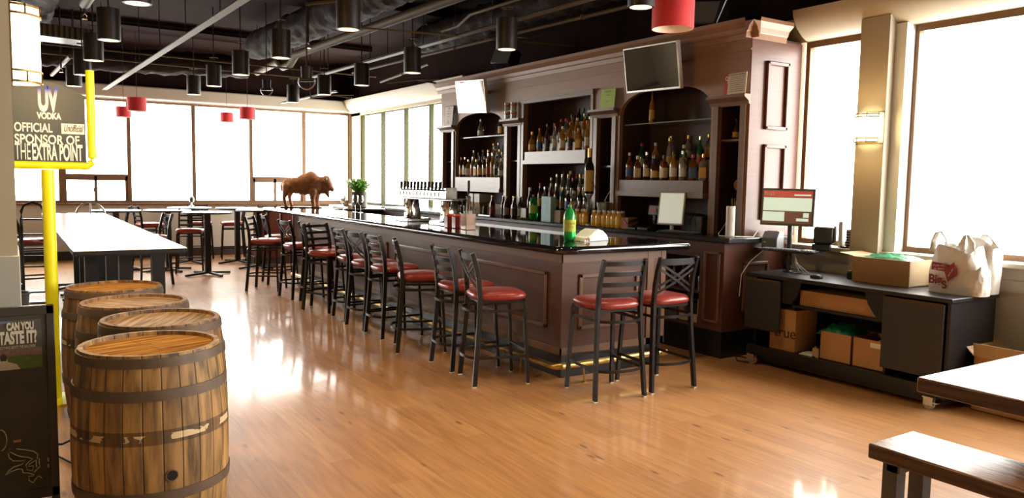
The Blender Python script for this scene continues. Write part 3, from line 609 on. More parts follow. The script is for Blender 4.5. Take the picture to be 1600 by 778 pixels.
# ================================================================ BARRELS
def barrel(x, y, rz, label, sm, hm, bung=False):
    t = thing('whiskey_barrel', label, 'barrel', (x, y, 0), rz, 'old oak barrels in a row')
    Hh = .88
    def R_(z): k = (z / Hh - .5) * 2; return .327 - .037 * k * k
    prof = [(R_(z) - .03, z) if j == 0 else (R_(z), z) for j, z in enumerate([0] + [Hh * i / 24 for i in range(25)])] + [(R_(Hh) - .022, Hh), (R_(Hh) - .026, Hh - .04)]
    MB().lathe(prof, n=104).build('staves', sm, t, smooth=60)
    MB().lathe([(0, Hh - .03), (R_(Hh) - .022, Hh - .03), (R_(Hh) - .022, Hh - .018), (0, Hh - .018)], n=64).build('head', hm, t)
    for z0, z1 in ((.828, .868), (.69, .735), (.255, .30), (.01, .06)):
        hp = MB().lathe([(R_(z0) + .001, z0), (R_(z0) + .006, z0), (R_((z0 + z1) / 2) + .0065, (z0 + z1) / 2), (R_(z1) + .006, z1), (R_(z1) + .001, z1)], n=72).build('hoop', 'hoop', t, smooth=60)
    return t
b1 = barrel(.515, 3.79, math.radians(20), 'nearest oak barrel with orange staves and a dark bung hole', M['stave'], M['head'])
a_ = math.atan2(-3.80, -.515 + .1)
# bung hole: rim and black plug set into the belly, facing the room
import mathutils
dirv = Vector((.0, -1, 0)); ang = math.radians(-90 + 5)
bx = math.cos(ang) * .3245; by = math.sin(ang) * .3245
mt = Matrix.Rotation(-math.radians(20), 4, 'Z') @ Matrix.Translation((bx, by, .365)) @ Matrix.Rotation(ang, 4, 'Z') @ Matrix.Rotation(PI / 2, 4, 'Y')
MB().lathe([(0, 0), (.022, 0), (.022, .0045), (0, .0045)], n=24, mtx=mt).build('bung_hole', 'hole', b1)
MB().lathe([(.022, 0), (.030, 0), (.028, .004), (.022, .0045)], n=24, mtx=mt).build('bung_rim', 'stave2', b1)
barrel(.66, 4.45, 1.1, 'second oak barrel from the front with a pale weathered lid', M['stave2'], M['head2'])
barrel(.615, 5.12, 2.3, 'third oak barrel from the front with a light worn lid', M['stave2'], M['head2'])
barrel(.585, 5.88, .4, 'last oak barrel of the row with an orange-brown lid', M['stave2'], M['head'])

# ================================================================ GOALPOST SIGN
t = thing('goalpost_sign', 'bright yellow goalpost stand framing a dark vodka advertisement panel', 'sign', (.235, 6.4, 0))
gd = Vector((1, 0, 0))
MB().tube([(0, 0, .02), (0, 0, 1.66)], .041, 20).build('post', 'yellow', t)
MB().lathe([(.0, 0), (.19, 0), (.19, .012), (.05, .02), (0, .02)], n=28).build('base_plate', 'yellow', t)
MB().tube([(-.27, 0, 1.69), (.25, 0, 1.69), (.275, 0, 1.715), (.28, 0, 1.75), (.28, 0, 2.37)], .028, 16).build('crossbar', 'yellow', t)
MB().tube([(-.27, 0, 1.69), (-.295, 0, 1.715), (-.30, 0, 1.75), (-.30, 0, 2.37)], .028, 16).build('upright', 'yellow', t)
nb = 14; arcp = [(-.265, 1.71), (.243, 1.71)] + [(.243 - .508 * i / nb, 2.185 + .085 * math.sin(PI * i / nb)) for i in range(nb + 1)]
M['sign'] = mat('advert_print', (.030, .052, .080), .45, vary=.2, scale=2.5, c2=(.014, .018, .022))
ap = MB().prism(arcp, (0, -.012, 0), (1, 0, 0), (0, 0, 1), (0, 1, 0), .024).build('advert_panel', M['sign'], t, smooth=0)
RT = (PI / 2, 0, 0)
text('OFFICIAL', 'lettering', 'txtw', .085, (-.19, -.015, 1.945), RT, ap, .65, 'LEFT', bold=.002)
B('script_tag', 'txtw', (.092, -.016, 1.912), (.236, -.0125, 1.985), ap)
text('Unofficial', 'script_lettering', 'txtb', .07, (.164, -.018, 1.95), RT, ap, .45, shear=.35)
text('SPONSOR OF', 'lettering', 'txtw', .088, (-.19, -.015, 1.865), RT, ap, .74, 'LEFT', bold=.002)
text('THE', 'lettering', 'txtw', .165, (-.19, -.015, 1.775), RT, ap, .31, 'LEFT')
text('EXTRA POINT', 'lettering', 'txtw', .155, (-.09, -.015, 1.775), RT, ap, .315, 'LEFT', bold=.005)
mu_ = mat('logo_fade', (.8, .8, .8), .5); nt_ = mu_.node_tree; tc_ = nt_.nodes['Texture Coordinate']; sx_ = nt_.nodes.new('ShaderNodeSeparateXYZ'); nt_.links.new(tc_.outputs['Object'], sx_.inputs[0])
mr_ = nt_.nodes.new('ShaderNodeMapRange'); mr_.inputs[1].default_value = .02; mr_.inputs[2].default_value = .08; nt_.links.new(sx_.outputs['Y'], mr_.inputs[0]); mm_ = nt_.nodes.new('ShaderNodeMix'); mm_.data_type = 'RGBA'; mm_.inputs[6].default_value = (.82, .84, .85, 1); mm_.inputs[7].default_value = (.03, .06, .55, 1)
nt_.links.new(mr_.outputs[0], mm_.inputs[0]); nt_.links.new(mm_.outputs[2], nt_.nodes['Principled BSDF'].inputs['Base Color']); M['fade'] = mu_
text('UV', 'logo', 'fade', .225, (.015, -.015, 2.14), RT, ap, .40, bold=.012)
text('VODKA', 'logo_word', 'txtw', .060, (.02, -.015, 2.03), RT, ap, .68, bold=.003)

# ================================================================ CHALKBOARD SIGN
t = thing('sandwich_board', 'dark framed sidewalk board with ball game poster and pale chalk logo', 'sign board', (-.42, 4.33, 0))
W2 = .585
m_ = MB(); m_.box((0, 0, .0), (.035, .03, 1.0)); m_.box((W2 - .035, 0, .0), (W2, .03, 1.0)); m_.box((0, 0, .955), (W2, .03, 1.0)); m_.box((0, 0, .05), (W2, .03, .10))
m_.build('frame', 'chfr', t, smooth=0, bevel=.004)
B('board', 'chalk', (.03, .006, .08), (W2 - .03, .022, .96), t)
m_ = MB(); m_.bar((.02, .03, .9), (.02, .4, 0), .03, .03); m_.bar((W2 - .02, .03, .9), (W2 - .02, .4, 0), .03, .03); m_.build('rear_leg', 'chfr', t, smooth=0)
ps = B('poster', mat('poster_stadium', (.10, .085, .07), .4, vary=.5, scale=14), (.06, .0035, .70), (W2 - .055, .0055, .935), t)
M['pfield'] = mat('poster_field', (.09, .15, .03), .5, vary=.5, scale=30); M['pcrowd'] = mat('poster_crowd', (.22, .13, .09), .5, vary=.7, scale=90); M['psky'] = mat('poster_sky', (.12, .16, .23), .5)
def flat(poly, name, m, y, par): return MB().prism([(a, b_) for a, b_ in poly], (0, y, 0), (1, 0, 0), (0, 0, 1), (0, 1, 0), .001).build(name, m, par, smooth=0)
flat([(.06, .70), (.53, .70), (.53, .755), (.42, .765), (.06, .735)], 'field_print', 'pfield', .0022, ps)
flat([(.06, .745), (.42, .765), (.53, .76), (.53, .80), (.06, .79)], 'crowd_print', 'pcrowd', .0018, ps)
flat([(.06, .90), (.42, .925), (.40, .935), (.06, .935)], 'sky_print', 'psky', .0022, ps)
flat([(.30, .70), (.44, .70), (.425, .725), (.39, .74), (.385, .765), (.362, .765), (.358, .74), (.33, .728)], 'spectator_print', 'cream', .0012, ps)
M['pdark'] = mat('poster_dark', (.04, .03, .025), .5, vary=.4, scale=20)
flat([(.362, .745), (.385, .745), (.388, .768), (.374, .78), (.36, .77)], 'spectator_hair_print', 'pdark', .0008, ps)
text('CAN YOU', 'lettering', 'cream', .048, (.50, .001, .905), RT, ps, .50, 'RIGHT', bold=.003)
text('TASTE IT?', 'lettering', 'cream', .080, (.51, .001, .85), RT, ps, .44, 'RIGHT', bold=.004)
text('NOTHING BEATS THE BALLPARK', 'small_lettering', 'cream', .020, (.505, .001, .806), RT, ps, .50, 'RIGHT')
# chalk outline logo (traced as a team-style monogram)
def cp_(px, py): return (.575 + (px / 4.37 - 86) * .00262 , -.0005, .36 - (py - 310) / 4.37 * .00262)
lo = [[(60, 375), (45, 410), (50, 450), (75, 480), (125, 490), (160, 488), (135, 520), (80, 530), (45, 555), (20, 585), (60, 565), (110, 552), (135, 560), (140, 590), (180, 600), (215, 620), (205, 630), (178, 625), (178, 660), (205, 685), (225, 655), (245, 635), (268, 660)],
      [(100, 385), (150, 400), (215, 425), (245, 455), (240, 490), (255, 495), (252, 530), (258, 560), (235, 580), (215, 600)],
      [(60, 405), (90, 430), (130, 455), (180, 470), (210, 490), (185, 505), (160, 530), (170, 570), (205, 585), (212, 545), (180, 548), (182, 528), (215, 510), (232, 500), (232, 560)]]
for L_ in lo: MB().tube([cp_(*p) for p in L_], .0022, 5).build('chalk_logo', 'chline', t)
MB().tube([(.575 + (8 + 9 * math.cos(a) - 86 - 8) * .00262, -.0005, .36 + (310 - 300) / 4.37 * .00262 + .05 * math.sin(a)) for a in [PI * (i / 10 - .5) for i in range(11)]], .0022, 5).build('chalk_ring', 'chline', t)
for z in (.235, .205): B('chalk_smudge', 'card', (.535, .002, z - .008), (.543, .006, z + .01), t)
B('chalk_smudge', 'card', (.40, .002, .345), (.43, .006, .357), t)
t = tag(MB().tube([(.12, 4.38, .30), (.18, 4.33, .305), (.22, 4.4, .298), (.30, 4.55, .15), (.32, 4.7, .012), (.0, 5.6, .012), (-.1, 5.9, .012)], .006, 6).build('power_cord', 'plblk'), 'black power cord looping from the framed board behind the barrels', 'cord')

# ================================================================ BOTTLES
M['lab_cream'] = mat('label_cream', (.62, .52, .33), .6, vary=.2, scale=40); M['lab_white'] = mat('label_white', (.72, .70, .64), .6, vary=.15, scale=40)
M['lab_gold'] = mat('label_gold', (.60, .36, .08), .5, vary=.25, scale=40); M['lab_black'] = mat('label_black', (.02, .02, .02), .5, vary=.5, scale=40)
M['lab_red'] = mat('label_red', (.45, .04, .02), .5, vary=.3, scale=40); M['lab_blue'] = mat('label_blue', (.05, .12, .35), .5, vary=.3, scale=40)
M['lab_lime'] = mat('label_lime', (.40, .55, .04), .45, vary=.4, scale=30); M['lab_yel'] = mat('label_yellow', (.75, .50, .08), .5, vary=.2, scale=30)
M['cap_black'] = mat('cap_black', (.02, .02, .02), .4); M['cap_gold'] = mat('cap_gold', (.6, .4, .12), .3, .7); M['cap_red'] = mat('cap_red', (.5, .02, .02), .4); M['cap_white'] = mat('cap_white', (.75, .75, .72), .4); M['cap_steel'] = mat('pourer_steel', (.6, .6, .6), .2, .9); M['cap_green'] = mat('cap_green', (.02, .25, .05), .4)
PROF = {  # radius, z of outline; label z0,z1,r; cap z0,z1,r
 'tall': ([(.034, 0), (.038, .006), (.038, .17), (.034, .195), (.016, .225), (.0135, .275)], (.04, .13, .0386), (.268, .300, .0155), 0),
 'square': ([(.033, 0), (.037, .005), (.037, .16), (.030, .185), (.015, .20), (.0135, .235)], (.03, .13, .0376), (.228, .262, .016), 6),
 'round': ([(.042, 0), (.047, .008), (.047, .11), (.040, .15), (.018, .185), (.014, .235)], (.03, .10, .0476), (.228, .265, .0165), 0),
 'wine': ([(.035, 0), (.0375, .005), (.0375, .185), (.030, .22), (.0145, .245), (.0135, .300)], (.05, .15, .0381), (.262, .308, .0148), 0),
 'slim': ([(.029, 0), (.031, .005), (.030, .20), (.022, .235), (.0125, .265), (.012, .315)], (.05, .15, .0316), (.308, .345, .0145), 0),
 'beer': ([(.029, 0), (.031, .004), (.031, .125), (.026, .15), (.0135, .185), (.0125, .225)], (.03, .105, .0315), (.222, .232, .0145), 0),
 'juice': ([(.030, 0), (.033, .005), (.033, .10), (.028, .12), (.016, .13), (.016, .14)], (.03, .085, .0336), (.138, .158, .019), 0),
 'soda': ([(.030, 0), (.050, .02), (.056, .05), (.056, .195), (.053, .225), (.034, .275), (.016, .293), (.0135, .305)], (.085, .19, .0566), (.302, .322, .0165), 0),
}
protos = {}
def bottle(typ, glass, labm, capm, loc, label, group, name=None, s=1., rz=None):
    key = (typ, glass, labm, capm)
    nm = name or {'beer': 'beer_bottle', 'wine': 'wine_bottle', 'juice': 'juice_bottle', 'soda': 'soda_bottle'}.get(typ, 'liquor_bottle')
    rz = random.random() * 6 if rz is None else rz
    if key not in protos:
        pr, lb, cp, sq = PROF[typ]; t = thing(nm, label, 'bottle', loc, rz, group)
        MB().lathe([(0, 0)] + pr + [(0, pr[-1][1])], n=18, sq=sq).build('glass', glass, t, smooth=50)
        MB().lathe([(lb[2], lb[0]), (lb[2], lb[1])], n=18, sq=sq).build('paper_label', labm, t, smooth=50)
        MB().lathe([(cp[2], cp[0]), (cp[2], cp[1]), (0, cp[1])], n=12).build('cap', capm, t, smooth=50)
        protos[key] = t; t.scale = (s, s, s)
    else: t = dup(protos[key], label, loc, rz, group, (s, s, s)); t.name = nm
    return t
GN = {'g_amber': 'amber', 'g_clear': 'clear', 'g_green': 'green', 'g_brown': 'brown', 'g_dark': 'black', 'g_gold': 'golden', 'g_pink': 'red', 'g_blue': 'blue'}
LN = {'lab_cream': 'cream', 'lab_white': 'white', 'lab_gold': 'gold', 'lab_black': 'black', 'lab_red': 'red', 'lab_blue': 'blue'}
GL = list(GN); LL = ['lab_cream', 'lab_white', 'lab_gold', 'lab_cream', 'lab_white', 'lab_black', 'lab_gold', 'lab_red', 'lab_blue']; CL = ['cap_black', 'cap_gold', 'cap_red', 'cap_white', 'cap_steel']
def rowb(n, ya, yb, x, z, where, group, rnd, mix=('g_clear', 'g_clear', 'g_amber', 'g_gold', 'g_brown', 'g_clear'), types=('tall', 'square', 'round', 'slim', 'tall'), skip=(), s=1.02):
    for i in range(n):
        y = ya + (yb - ya) * (i / (n - 1) if n > 1 else 0) + rnd.uniform(-.012, .012)
        g = rnd.choice(mix); l = rnd.choice(LL); c_ = rnd.choice(CL); ty = rnd.choice(types)
        if i in skip: continue
        bottle(ty, g, l, c_, (x, y, z), '%s bottle with %s label, %s from the window end, %s' % (GN[g], LN[l], ORD[i], where), group, s=s)
rn = random.Random(3)
# left arch shelf
gA = 'liquor bottles on the left arched shelf'
rowb(11, 10.55, 9.40, 5.87, 1.68, 'front row of left arch', gA, rn)
rowb(8, 10.45, 9.42, 6.03, 1.79, 'middle row of left arch', gA, rn, s=1.0)
rowb(6, 10.1, 9.42, 6.17, 1.90, 'back row of left arch', gA, rn, s=.98)
bottle('round', 'g_clear', 'lab_white', 'cap_steel', (6.0, 10.20, 2.285), 'clear bottle alone at the window side of the left glass shelf', 'bottles on the glass shelves')
bottle('square', 'g_brown', 'lab_gold', 'cap_black', (6.0, 9.62, 2.285), 'dark square bottle in the middle of the left glass shelf', 'bottles on the glass shelves')
bottle('tall', 'g_clear', 'lab_white', 'cap_gold', (6.0, 9.38, 2.285), 'clear bottle at the near end of the left glass shelf, in sunlight', 'bottles on the glass shelves', s=.9)
# centre upper shelf
gB = 'bottles on the centre upper shelf'
rowb(8, 8.62, 7.46, 5.87, 2.02, 'front row of centre upper shelf', gB, rn, mix=('g_amber', 'g_clear', 'g_gold', 'g_brown'))
rowb(6, 8.2, 7.6, 6.02, 2.13, 'middle row of centre upper shelf', gB, rn, mix=('g_amber', 'g_clear', 'g_gold'), types=('tall', 'slim'))
for i, y in enumerate((8.02, 7.92, 7.80, 7.68, 7.55, 7.45)):
    bottle('wine', 'g_green' if i else 'g_brown', 'lab_white' if i % 2 else 'lab_cream', 'cap_green' if i else 'cap_black', (6.17, y, 2.24), '%s wine bottle, %s from the window end, back row of the centre upper shelf' % ('green' if i else 'brown', ORD[i]), gB, s=1.08)
# centre lower cluster on counter and riser
gC = 'bottles crowded on the centre counter'
rowb(9, 8.5, 7.5, 5.92, 1.26, 'lower step of centre counter', gC, rn, mix=('g_clear', 'g_clear', 'g_dark', 'g_green', 'g_brown'), types=('tall', 'slim', 'square'))
rowb(9, 8.45, 7.45, 6.06, 1.38, 'upper step of centre counter', gC, rn, mix=('g_clear', 'g_clear', 'g_amber', 'g_dark'), types=('tall', 'slim', 'wine'))
rowb(5, 7.55, 7.22, 5.72, 1.14, 'beside the display bottle', gC, rn, mix=('g_clear', 'g_amber'), types=('square', 'tall'), s=.9)
rowb(7, 8.36, 7.48, 6.2, 1.38, 'rearmost on the centre counter', gC, rn, mix=('g_clear', 'g_brown'), types=('slim', 'wine'), s=1.15)
bottle('slim', 'g_dark', 'lab_black', 'cap_white', (5.74, 8.47, 1.14), 'slim black bottle with white cap left of the green soda on the back counter', gC, s=1.2)
# right arch shelf
gD = 'liquor bottles on the right arched shelf'
rowb(9, 6.68, 5.56, 5.87, 1.665, 'front row of right arch', gD, rn, mix=('g_amber', 'g_clear', 'g_gold', 'g_brown'), types=('tall', 'square', 'round', 'square'))
rowb(6, 6.66, 5.56, 6.03, 1.775, 'middle row of right arch', gD, rn, mix=('g_amber', 'g_clear', 'g_gold', 'g_green'))
rowb(4, 6.35, 5.52, 6.17, 1.885, 'back row of right arch', gD, rn, mix=('g_amber', 'g_clear'))
bottle('slim', 'g_gold', 'lab_gold', 'cap_steel', (6.0, 6.48, 2.29), 'amber bottle alone on the right glass shelf', 'bottles on the glass shelves')
bottle('round', 'g_brown', 'lab_gold', 'cap_black', (6.0, 5.28, 2.07), 'squat dark bottle in the tall right-end cubby', 'bottles on the glass shelves', s=.75)
# beer, juice, soda on the back counter
for i, (y, l) in enumerate([(9.26, 'lab_red'), (9.05, 'lab_blue'), (8.90, 'lab_cream'), (8.80, 'lab_yel'), (8.70, 'lab_black'), (8.63, 'lab_white')]):
    bottle('beer', 'g_brown', l, 'cap_steel' if i % 2 else 'cap_gold', (5.65 + .05 * (i % 2), y, 1.14), 'brown beer bottle, %s from the window end of the beer row' % ORD[i], 'beer bottles on the back counter', s=1.25)
for i, (x, y) in enumerate([(5.58, 7.24), (5.60, 7.16), (5.58, 7.08), (5.67, 7.2), (5.58, 6.92), (5.58, 6.84), (5.60, 6.76), (5.60, 6.68), (5.60, 6.60), (5.60, 6.52), (5.69, 6.88), (5.69, 6.72), (5.69, 6.56)]):
    bottle('juice', 'g_juice', 'lab_yel', 'cap_white', (x, y, 1.14), 'small yellow juice bottle, %s counted from the window end of the juice bottles' % ORD[i], 'small juice bottles on the back counter', s=1.15)
bottle('soda', 'g_soda', 'lab_lime', 'cap_red', (5.65, 8.25, 1.14), 'large green soda bottle standing on the back counter', None)
sd = bottle('soda', 'g_soda', 'lab_lime', 'cap_green', (4.18, 5.53, 1.11), 'large green ginger ale bottle standing on the near end of the bar top', None, s=1.0, rz=0)
MB().lathe([(.047, .06), (.0482, .06), (.0482, .065)], n=18).build('liquid_line', 'g_soda', sd)
text('Canada', 'lettering', 'txtr', .030, (-.018, -.0585, .160), (PI / 2, 0, -.35), sd, 1.0, ext=.0002); text('Dry', 'lettering', 'txtr', .036, (-.018, -.0588, .130), (PI / 2, 0, -.35), sd, 1.0, ext=.0002)
sd.rotation_euler[2] = -.25
db = thing('display_bottle', 'oversized liquor bottle standing above the others on the centre counter', 'bottle', (5.62, 7.08, 1.50))
MB().lathe([(.05, 0), (.055, .01), (.055, .30), (.045, .34), (.022, .38), (.020, .50)], n=20).build('glass', 'g_dark', db, smooth=50); MB().lathe([(.0556, .03), (.0556, .27)], n=20).build('paper_label', 'lab_gold', db); MB().lathe([(.023, .42), (.023, .52), (0, .52)], n=14).build('cap', 'cap_gold', db)
ds = thing('bottle_dispenser', 'steel stand and pourer holding up the oversized bottle', 'dispenser', (5.62, 7.08, 1.14)); MB().lathe([(.07, 0), (.07, .015), (.015, .03), (.015, .30), (.045, .345), (.045, .36)], n=18).build('stand', 'steel', ds)
MB().tube([(.03, -.06, .02), (.05, -.12, .25), (.0, -.10, .45), (-.01, -.06, .5)], .004, 5).build('tube', 'plblk', ds)
# objects on the back counter
def bx(name, label, cat, m, a, b_, **k):
    t = B(name, m, a, b_, bevel=k.pop('bevel', .004), **k); return tag(t, label, cat)
for i, (y0, y1) in enumerate(((10.16, 10.32), (9.97, 10.13))):
    t = thing('napkin_box', ['white square box nearer the windows on the back counter', 'white square box right of its twin on the back counter'][i], 'box', (5.86, y0, 1.14)); B('stand', 'card', (0, 0, 0), (.2, .155, .17), t); B('carton', 'pllite', (-.005, 0, .17), (.2, .155, .30), t, bevel=.004)
bx('storage_carton', 'brown printed carton beside the white boxes on the back counter', 'box', 'kraft', (5.95, 9.5, 1.14), (6.2, 9.9, 1.30))
for i in range(6):
    t = tag(MB().lathe([(.026, 0), (.033, .002), (.038, .12), (.036, .12), (.030, .006), (0, .006)], (5.66 + .07 * (i % 2), 10.25 - i * .11, 1.14), 16).build('drinking_glass', 'cglass'), 'upturned clear drinking glass, %s from the window end on the back counter' % ORD[i], 'glass', 'glasses on the back counter')
t = tag(MB().box((-.01, -.1, 0), (.16, .22, .012)).build('serving_tray', 'steel', loc=(5.62, 9.36, 1.14), bevel=.003), 'flat steel tray lying left of the beer bottles on the back counter', 'tray')
cr = thing('pale_blue_carton', 'tall pale blue carton standing between soda and wine box on the back counter', 'carton', (5.57, 7.76, 1.14)); B('carton', 'blueb', (0, 0, 0), (.08, .2, .31), cr, bevel=.003); text('PREMIUM', 'lettering', 'txtw', .03, (-.001, .1, .16), (PI / 2, -PI / 2, -PI / 2), cr)
bx('amber_jar_box', 'small brown box right of the pale blue carton', 'box', 'kraft', (5.60, 7.60, 1.14), (5.70, 7.74, 1.29))
t = thing('garnish_tray', 'low tray with yellow rim between beers and green soda', 'tray', (5.66, 8.42, 1.14)); MB().lathe([(0, 0), (.09, 0), (.12, .02), (.115, .02), (.088, .005), (0, .005)], n=24).build('dish', 'ltgreen', t)
t = thing('maroon_container', 'maroon plastic caddy at the right end of the beer bottles', 'caddy', (5.75, 8.55, 1.14)); B('tub', 'vinyld', (-.07, -.09, 0), (.07, .09, .15), t, bevel=.01)
t = thing('steel_bucket', 'brushed steel ice bucket behind the juice bottles', 'bucket', (5.80, 7.02, 1.22)); MB().lathe([(.065, 0), (.09, .18), (.095, .185), (.085, .185), (.06, .01), (0, .01)], n=24).build('body', 'steel', t); MB().lathe([(.05, 0), (.05, .08)], (0, 0, -.08), 20).build('stand', 'kick', t)
t = tag(MB().tube([(6.2, 6.98, 1.9), (6.1, 6.99, 1.7), (5.95, 7.0, 1.62), (5.88, 7.05, 1.5), (5.83, 7.05, 1.42)], .006, 6).build('white_cable', 'cable'), 'white cable hanging into the steel bucket', 'cable')
t = thing('cardboard_tray', 'brown cardboard tray behind the right juice bottles', 'tray', (5.64, 6.36, 1.14)); B('side', 'card', (-.05, 0, 0), (.1, .12, .12), t); MB().lathe([(0, 0), (.035, 0), (.035, .002), (0, .002)], n=20, mtx=Matrix.Translation((-.051, .06, .06)) @ Matrix.Rotation(PI / 2, 4, 'Y')).build('print', 'lab_red', t)
t = thing('payment_terminal', 'black card terminal with small raised screen on the back counter', 'terminal', (5.72, 6.12, 1.14)); MB().prism([(0, 0), (.22, 0), (.22, .08), (0, .03)], (-.14, -.08, 0), (1, 0, 0), (0, 0, 1), (0, 1, 0), .16).build('base', 'plblk', t, bevel=.006); MB().prism([(0, 0), (.02, 0), (.04, .1), (.02, .1)], (.0, -.07, .16), (1, 0, 0), (0, 0, 1), (0, 1, 0), .14).build('screen_housing', 'plgry', t, bevel=.004); B('neck', 'plblk', (.02, -.02, .06), (.05, .02, .19), t); B('display', 'screend', (-.001, -.05, .185), (.0, .05, .235), t)
t = thing('telephone', 'black desk telephone left of the card terminal', 'telephone', (5.68, 6.30, 1.14)); MB().prism([(0, 0), (.2, 0), (.2, .07), (0, .02)], (-.1, -.07, 0), (1, 0, 0), (0, 0, 1), (0, 1, 0), .14).build('base', 'plblk', t, bevel=.005); MB().tube([(-.1, .03, .06), (-.09, .03, .075), (.08, .03, .115), (.1, .03, .1)], .017, 8).build('handset', 'plblk', t); MB().tube([(-.1, .05, .05), (-.13, .08, .1), (-.1, .1, .14), (-.06, .1, .12)], .004, 5).build('cord', 'plblk', t)
def screen(name, label, loc, rz, w, hh, tilt, fr, face, standh):
    t = thing(name, label, 'monitor', loc, rz)
    mt_ = Matrix.Translation((0, 0, standh)) @ Matrix.Rotation(tilt, 4, 'X')
    hd = MB().box((-w / 2, -.012, -hh / 2), (w / 2, .02, hh / 2), mt_).build('bezel', fr, t, bevel=.004)
    MB().box((-w / 2 + .014, -.0135, -hh / 2 + .016), (w / 2 - .014, -.012, hh / 2 - .014), mt_).build('display', face, hd)
    return t, hd, mt_
M['tabw'] = mat('page_glow', (.7, .72, .66), .3, vary=.04, emit=(.80, .85, .72, .45))
t, hd, mt_ = screen('register_screen', 'white register touch screen turned toward the room on the back counter', (5.68, 5.80, 1.14), math.radians(-62), .27, .34, math.radians(-12), 'pllite', 'tabw', .24)
MB().tube([(0, .03, .02), (0, .03, .16)], .02, 10).build('stand', 'pllite', t); B('foot', 'pllite', (-.08, -.06, 0), (.08, .09, .02), t, bevel=.005)
def keyboard(label, loc, rz, L_=.42):
    t = thing('keyboard', label, 'keyboard', loc, rz); B('base', 'plblk', (-L_ / 2, -.075, 0), (L_ / 2, .075, .018), t, bevel=.005)
    k = MB()
    for r_ in range(5):
        for c_ in range(18):
            if c_ in (13,): continue
            x = -L_ / 2 + .018 + c_ * (L_ - .036) / 18; k.box((x, -.062 + r_ * .025, .018), (x + .017, -.043 + r_ * .025, .025))
    k.build('keys', 'plgry', t); return t
keyboard('black keyboard lying before the white register screen', (5.60, 5.60, 1.14), math.radians(-80), .44)
t = thing('cash_register', 'dark boxy register base right of the white screen', 'register', (5.86, 5.60, 1.14), math.radians(-90)); B('body', 'plblk', (-.14, -.1, 0), (.14, .18, .18), t, bevel=.01)
for q in range(4): MB().tube([(-.1 + q * .06, -.12, .03), (-.12 + q * .07, -.14, .12 + .03 * (q % 2)), (-.08 + q * .05, -.08, .2), (-.05 + q * .05, 0, .18)], .004, 5).build('cable', 'plblk', t)
t = thing('receipt_roll', 'tall white paper tube standing at the right end of the back counter', 'paper roll', (5.70, 5.04, 1.14)); MB().lathe([(.012, 0), (.042, 0), (.042, .29), (.012, .29)], n=24).build('roll', 'pllite', t)
t = thing('pen_cup', 'black cup of pens standing behind the white tube in the end cubby', 'cup', (5.95, 5.2, 1.14)); MB().lathe([(0, 0), (.05, 0), (.055, .28), (.05, .28), (.045, .01), (0, .01)], n=18).build('cup', 'plblk', t)
for i in range(6): MB().tube([(.02 * math.cos(i), .02 * math.sin(i), .05), (.05 * math.cos(i), .05 * math.sin(i), .36)], .005, 6).build('pen', ['cap_gold', 'pllite', 'plblk'][i % 3], t)
t = thing('menu_folder', 'brown menu folder leaning at the bottom of the right-end cubby', 'menu', (6.08, 5.10, 1.14)); B('cover', 'card', (0, 0, 0), (.02, .24, .33), t)
t = thing('wooden_scoop', 'long orange-brown wooden ladle hanging in the right-end cubby', 'ladle', (5.98, 5.15, 1.60)); MB().tube([(0, -.02, .35), (0, -.005, .25), (0, .01, .14), (0, .03, .08)], [.016, .017, .02, .03], 10).build('handle', 'orange', t); MB().lathe([(.025, -.012), (.055, -.012), (.06, 0), (.055, .012), (.025, .012)], n=20, mtx=Matrix.Translation((0, .05, .03)) @ Matrix.Rotation(PI / 2, 4, 'Y')).build('loop', 'orange', t)
M['orangew'] = mat('orange_wood', (.45, .16, .03), .4)
for ch in t.children: ch.data.materials[0] = M['orangew']
t = tag(MB().tube([(6.1, 5.38, 1.35), (5.9, 5.3, 1.22), (5.72, 5.2, 1.16), (5.62, 5.1, 1.15), (5.68, 4.96, 1.15), (5.9, 4.93, 1.145), (5.98, 4.95, 1.2), (6.02, 4.95, 1.145)], .005, 6).build('white_wire', 'cable'), 'thin white wire curling round the foot of the white tube', 'cable')
# signs and glasses on the ledges
def notice(name, label, loc, w, hh, m, fr=None, tilt=.08):
    t = thing(name, label, 'sign', loc, -PI / 2)
    mt_ = Matrix.Rotation(-tilt, 4, 'X')
    if fr: MB().box((-w / 2 - .008, 0, 0), (w / 2 + .008, .012, hh + .012), mt_).build('frame', fr, t)
    p = MB().box((-w / 2, -.003, .006), (w / 2, .0, hh), mt_).build('sheet', m, t); return t, p
def lines(p, rows, m, w, tilt=.08):
    for (tx, z, s, sx) in rows: text(tx, 'lettering', m, s, (0, -.0045 + z * tilt, z), (PI / 2 - tilt, 0, 0), p, sx, ext=.0003)
t, p = notice('licence_notice', 'cream printed government notice standing on the right-end ledge of the back bar', (5.765, 5.09, 2.476), .22, .20, 'cream')
lines(p, [('GOVERNMENT WARNING', .185, .018, .9)] + [('according to the surgeon general women', .165 - i * .019, .012, .85) for i in range(8)], 'txtb', .2)
t, p = notice('red_card', 'dark red card with white ring behind the cream notice', (5.79, 5.225, 2.476), .09, .20, 'lab_red'); MB().lathe([(.012, 0), (.02, 0), (.02, .003), (.012, .003)], n=20, mtx=Matrix.Translation((.0, -.004, .16)) @ Matrix.Rotation(PI / 2, 4, 'X')).build('ring', 'paper', p); MB().box((.008, -.006, .115), (.016, -.004, .15)).build('ring_tail', 'paper', p)
t, p = notice('green_certificate', 'lime green certificate standing on the ledge right of the centre niche', (5.765, 6.97, 2.476), .25, .22, 'ltgreen')
lines(p, [('CERTIFICATE', .19, .022, .9), ('of registration', .15, .015, 1), ('sales tax', .08, .014, 1)], 'cap_green', .2)
t, p = notice('rules_notice', 'white notice with red lettering standing on the window-end ledge of the back bar', (5.765, 10.80, 2.476), .26, .29, 'paper', 'chfr')
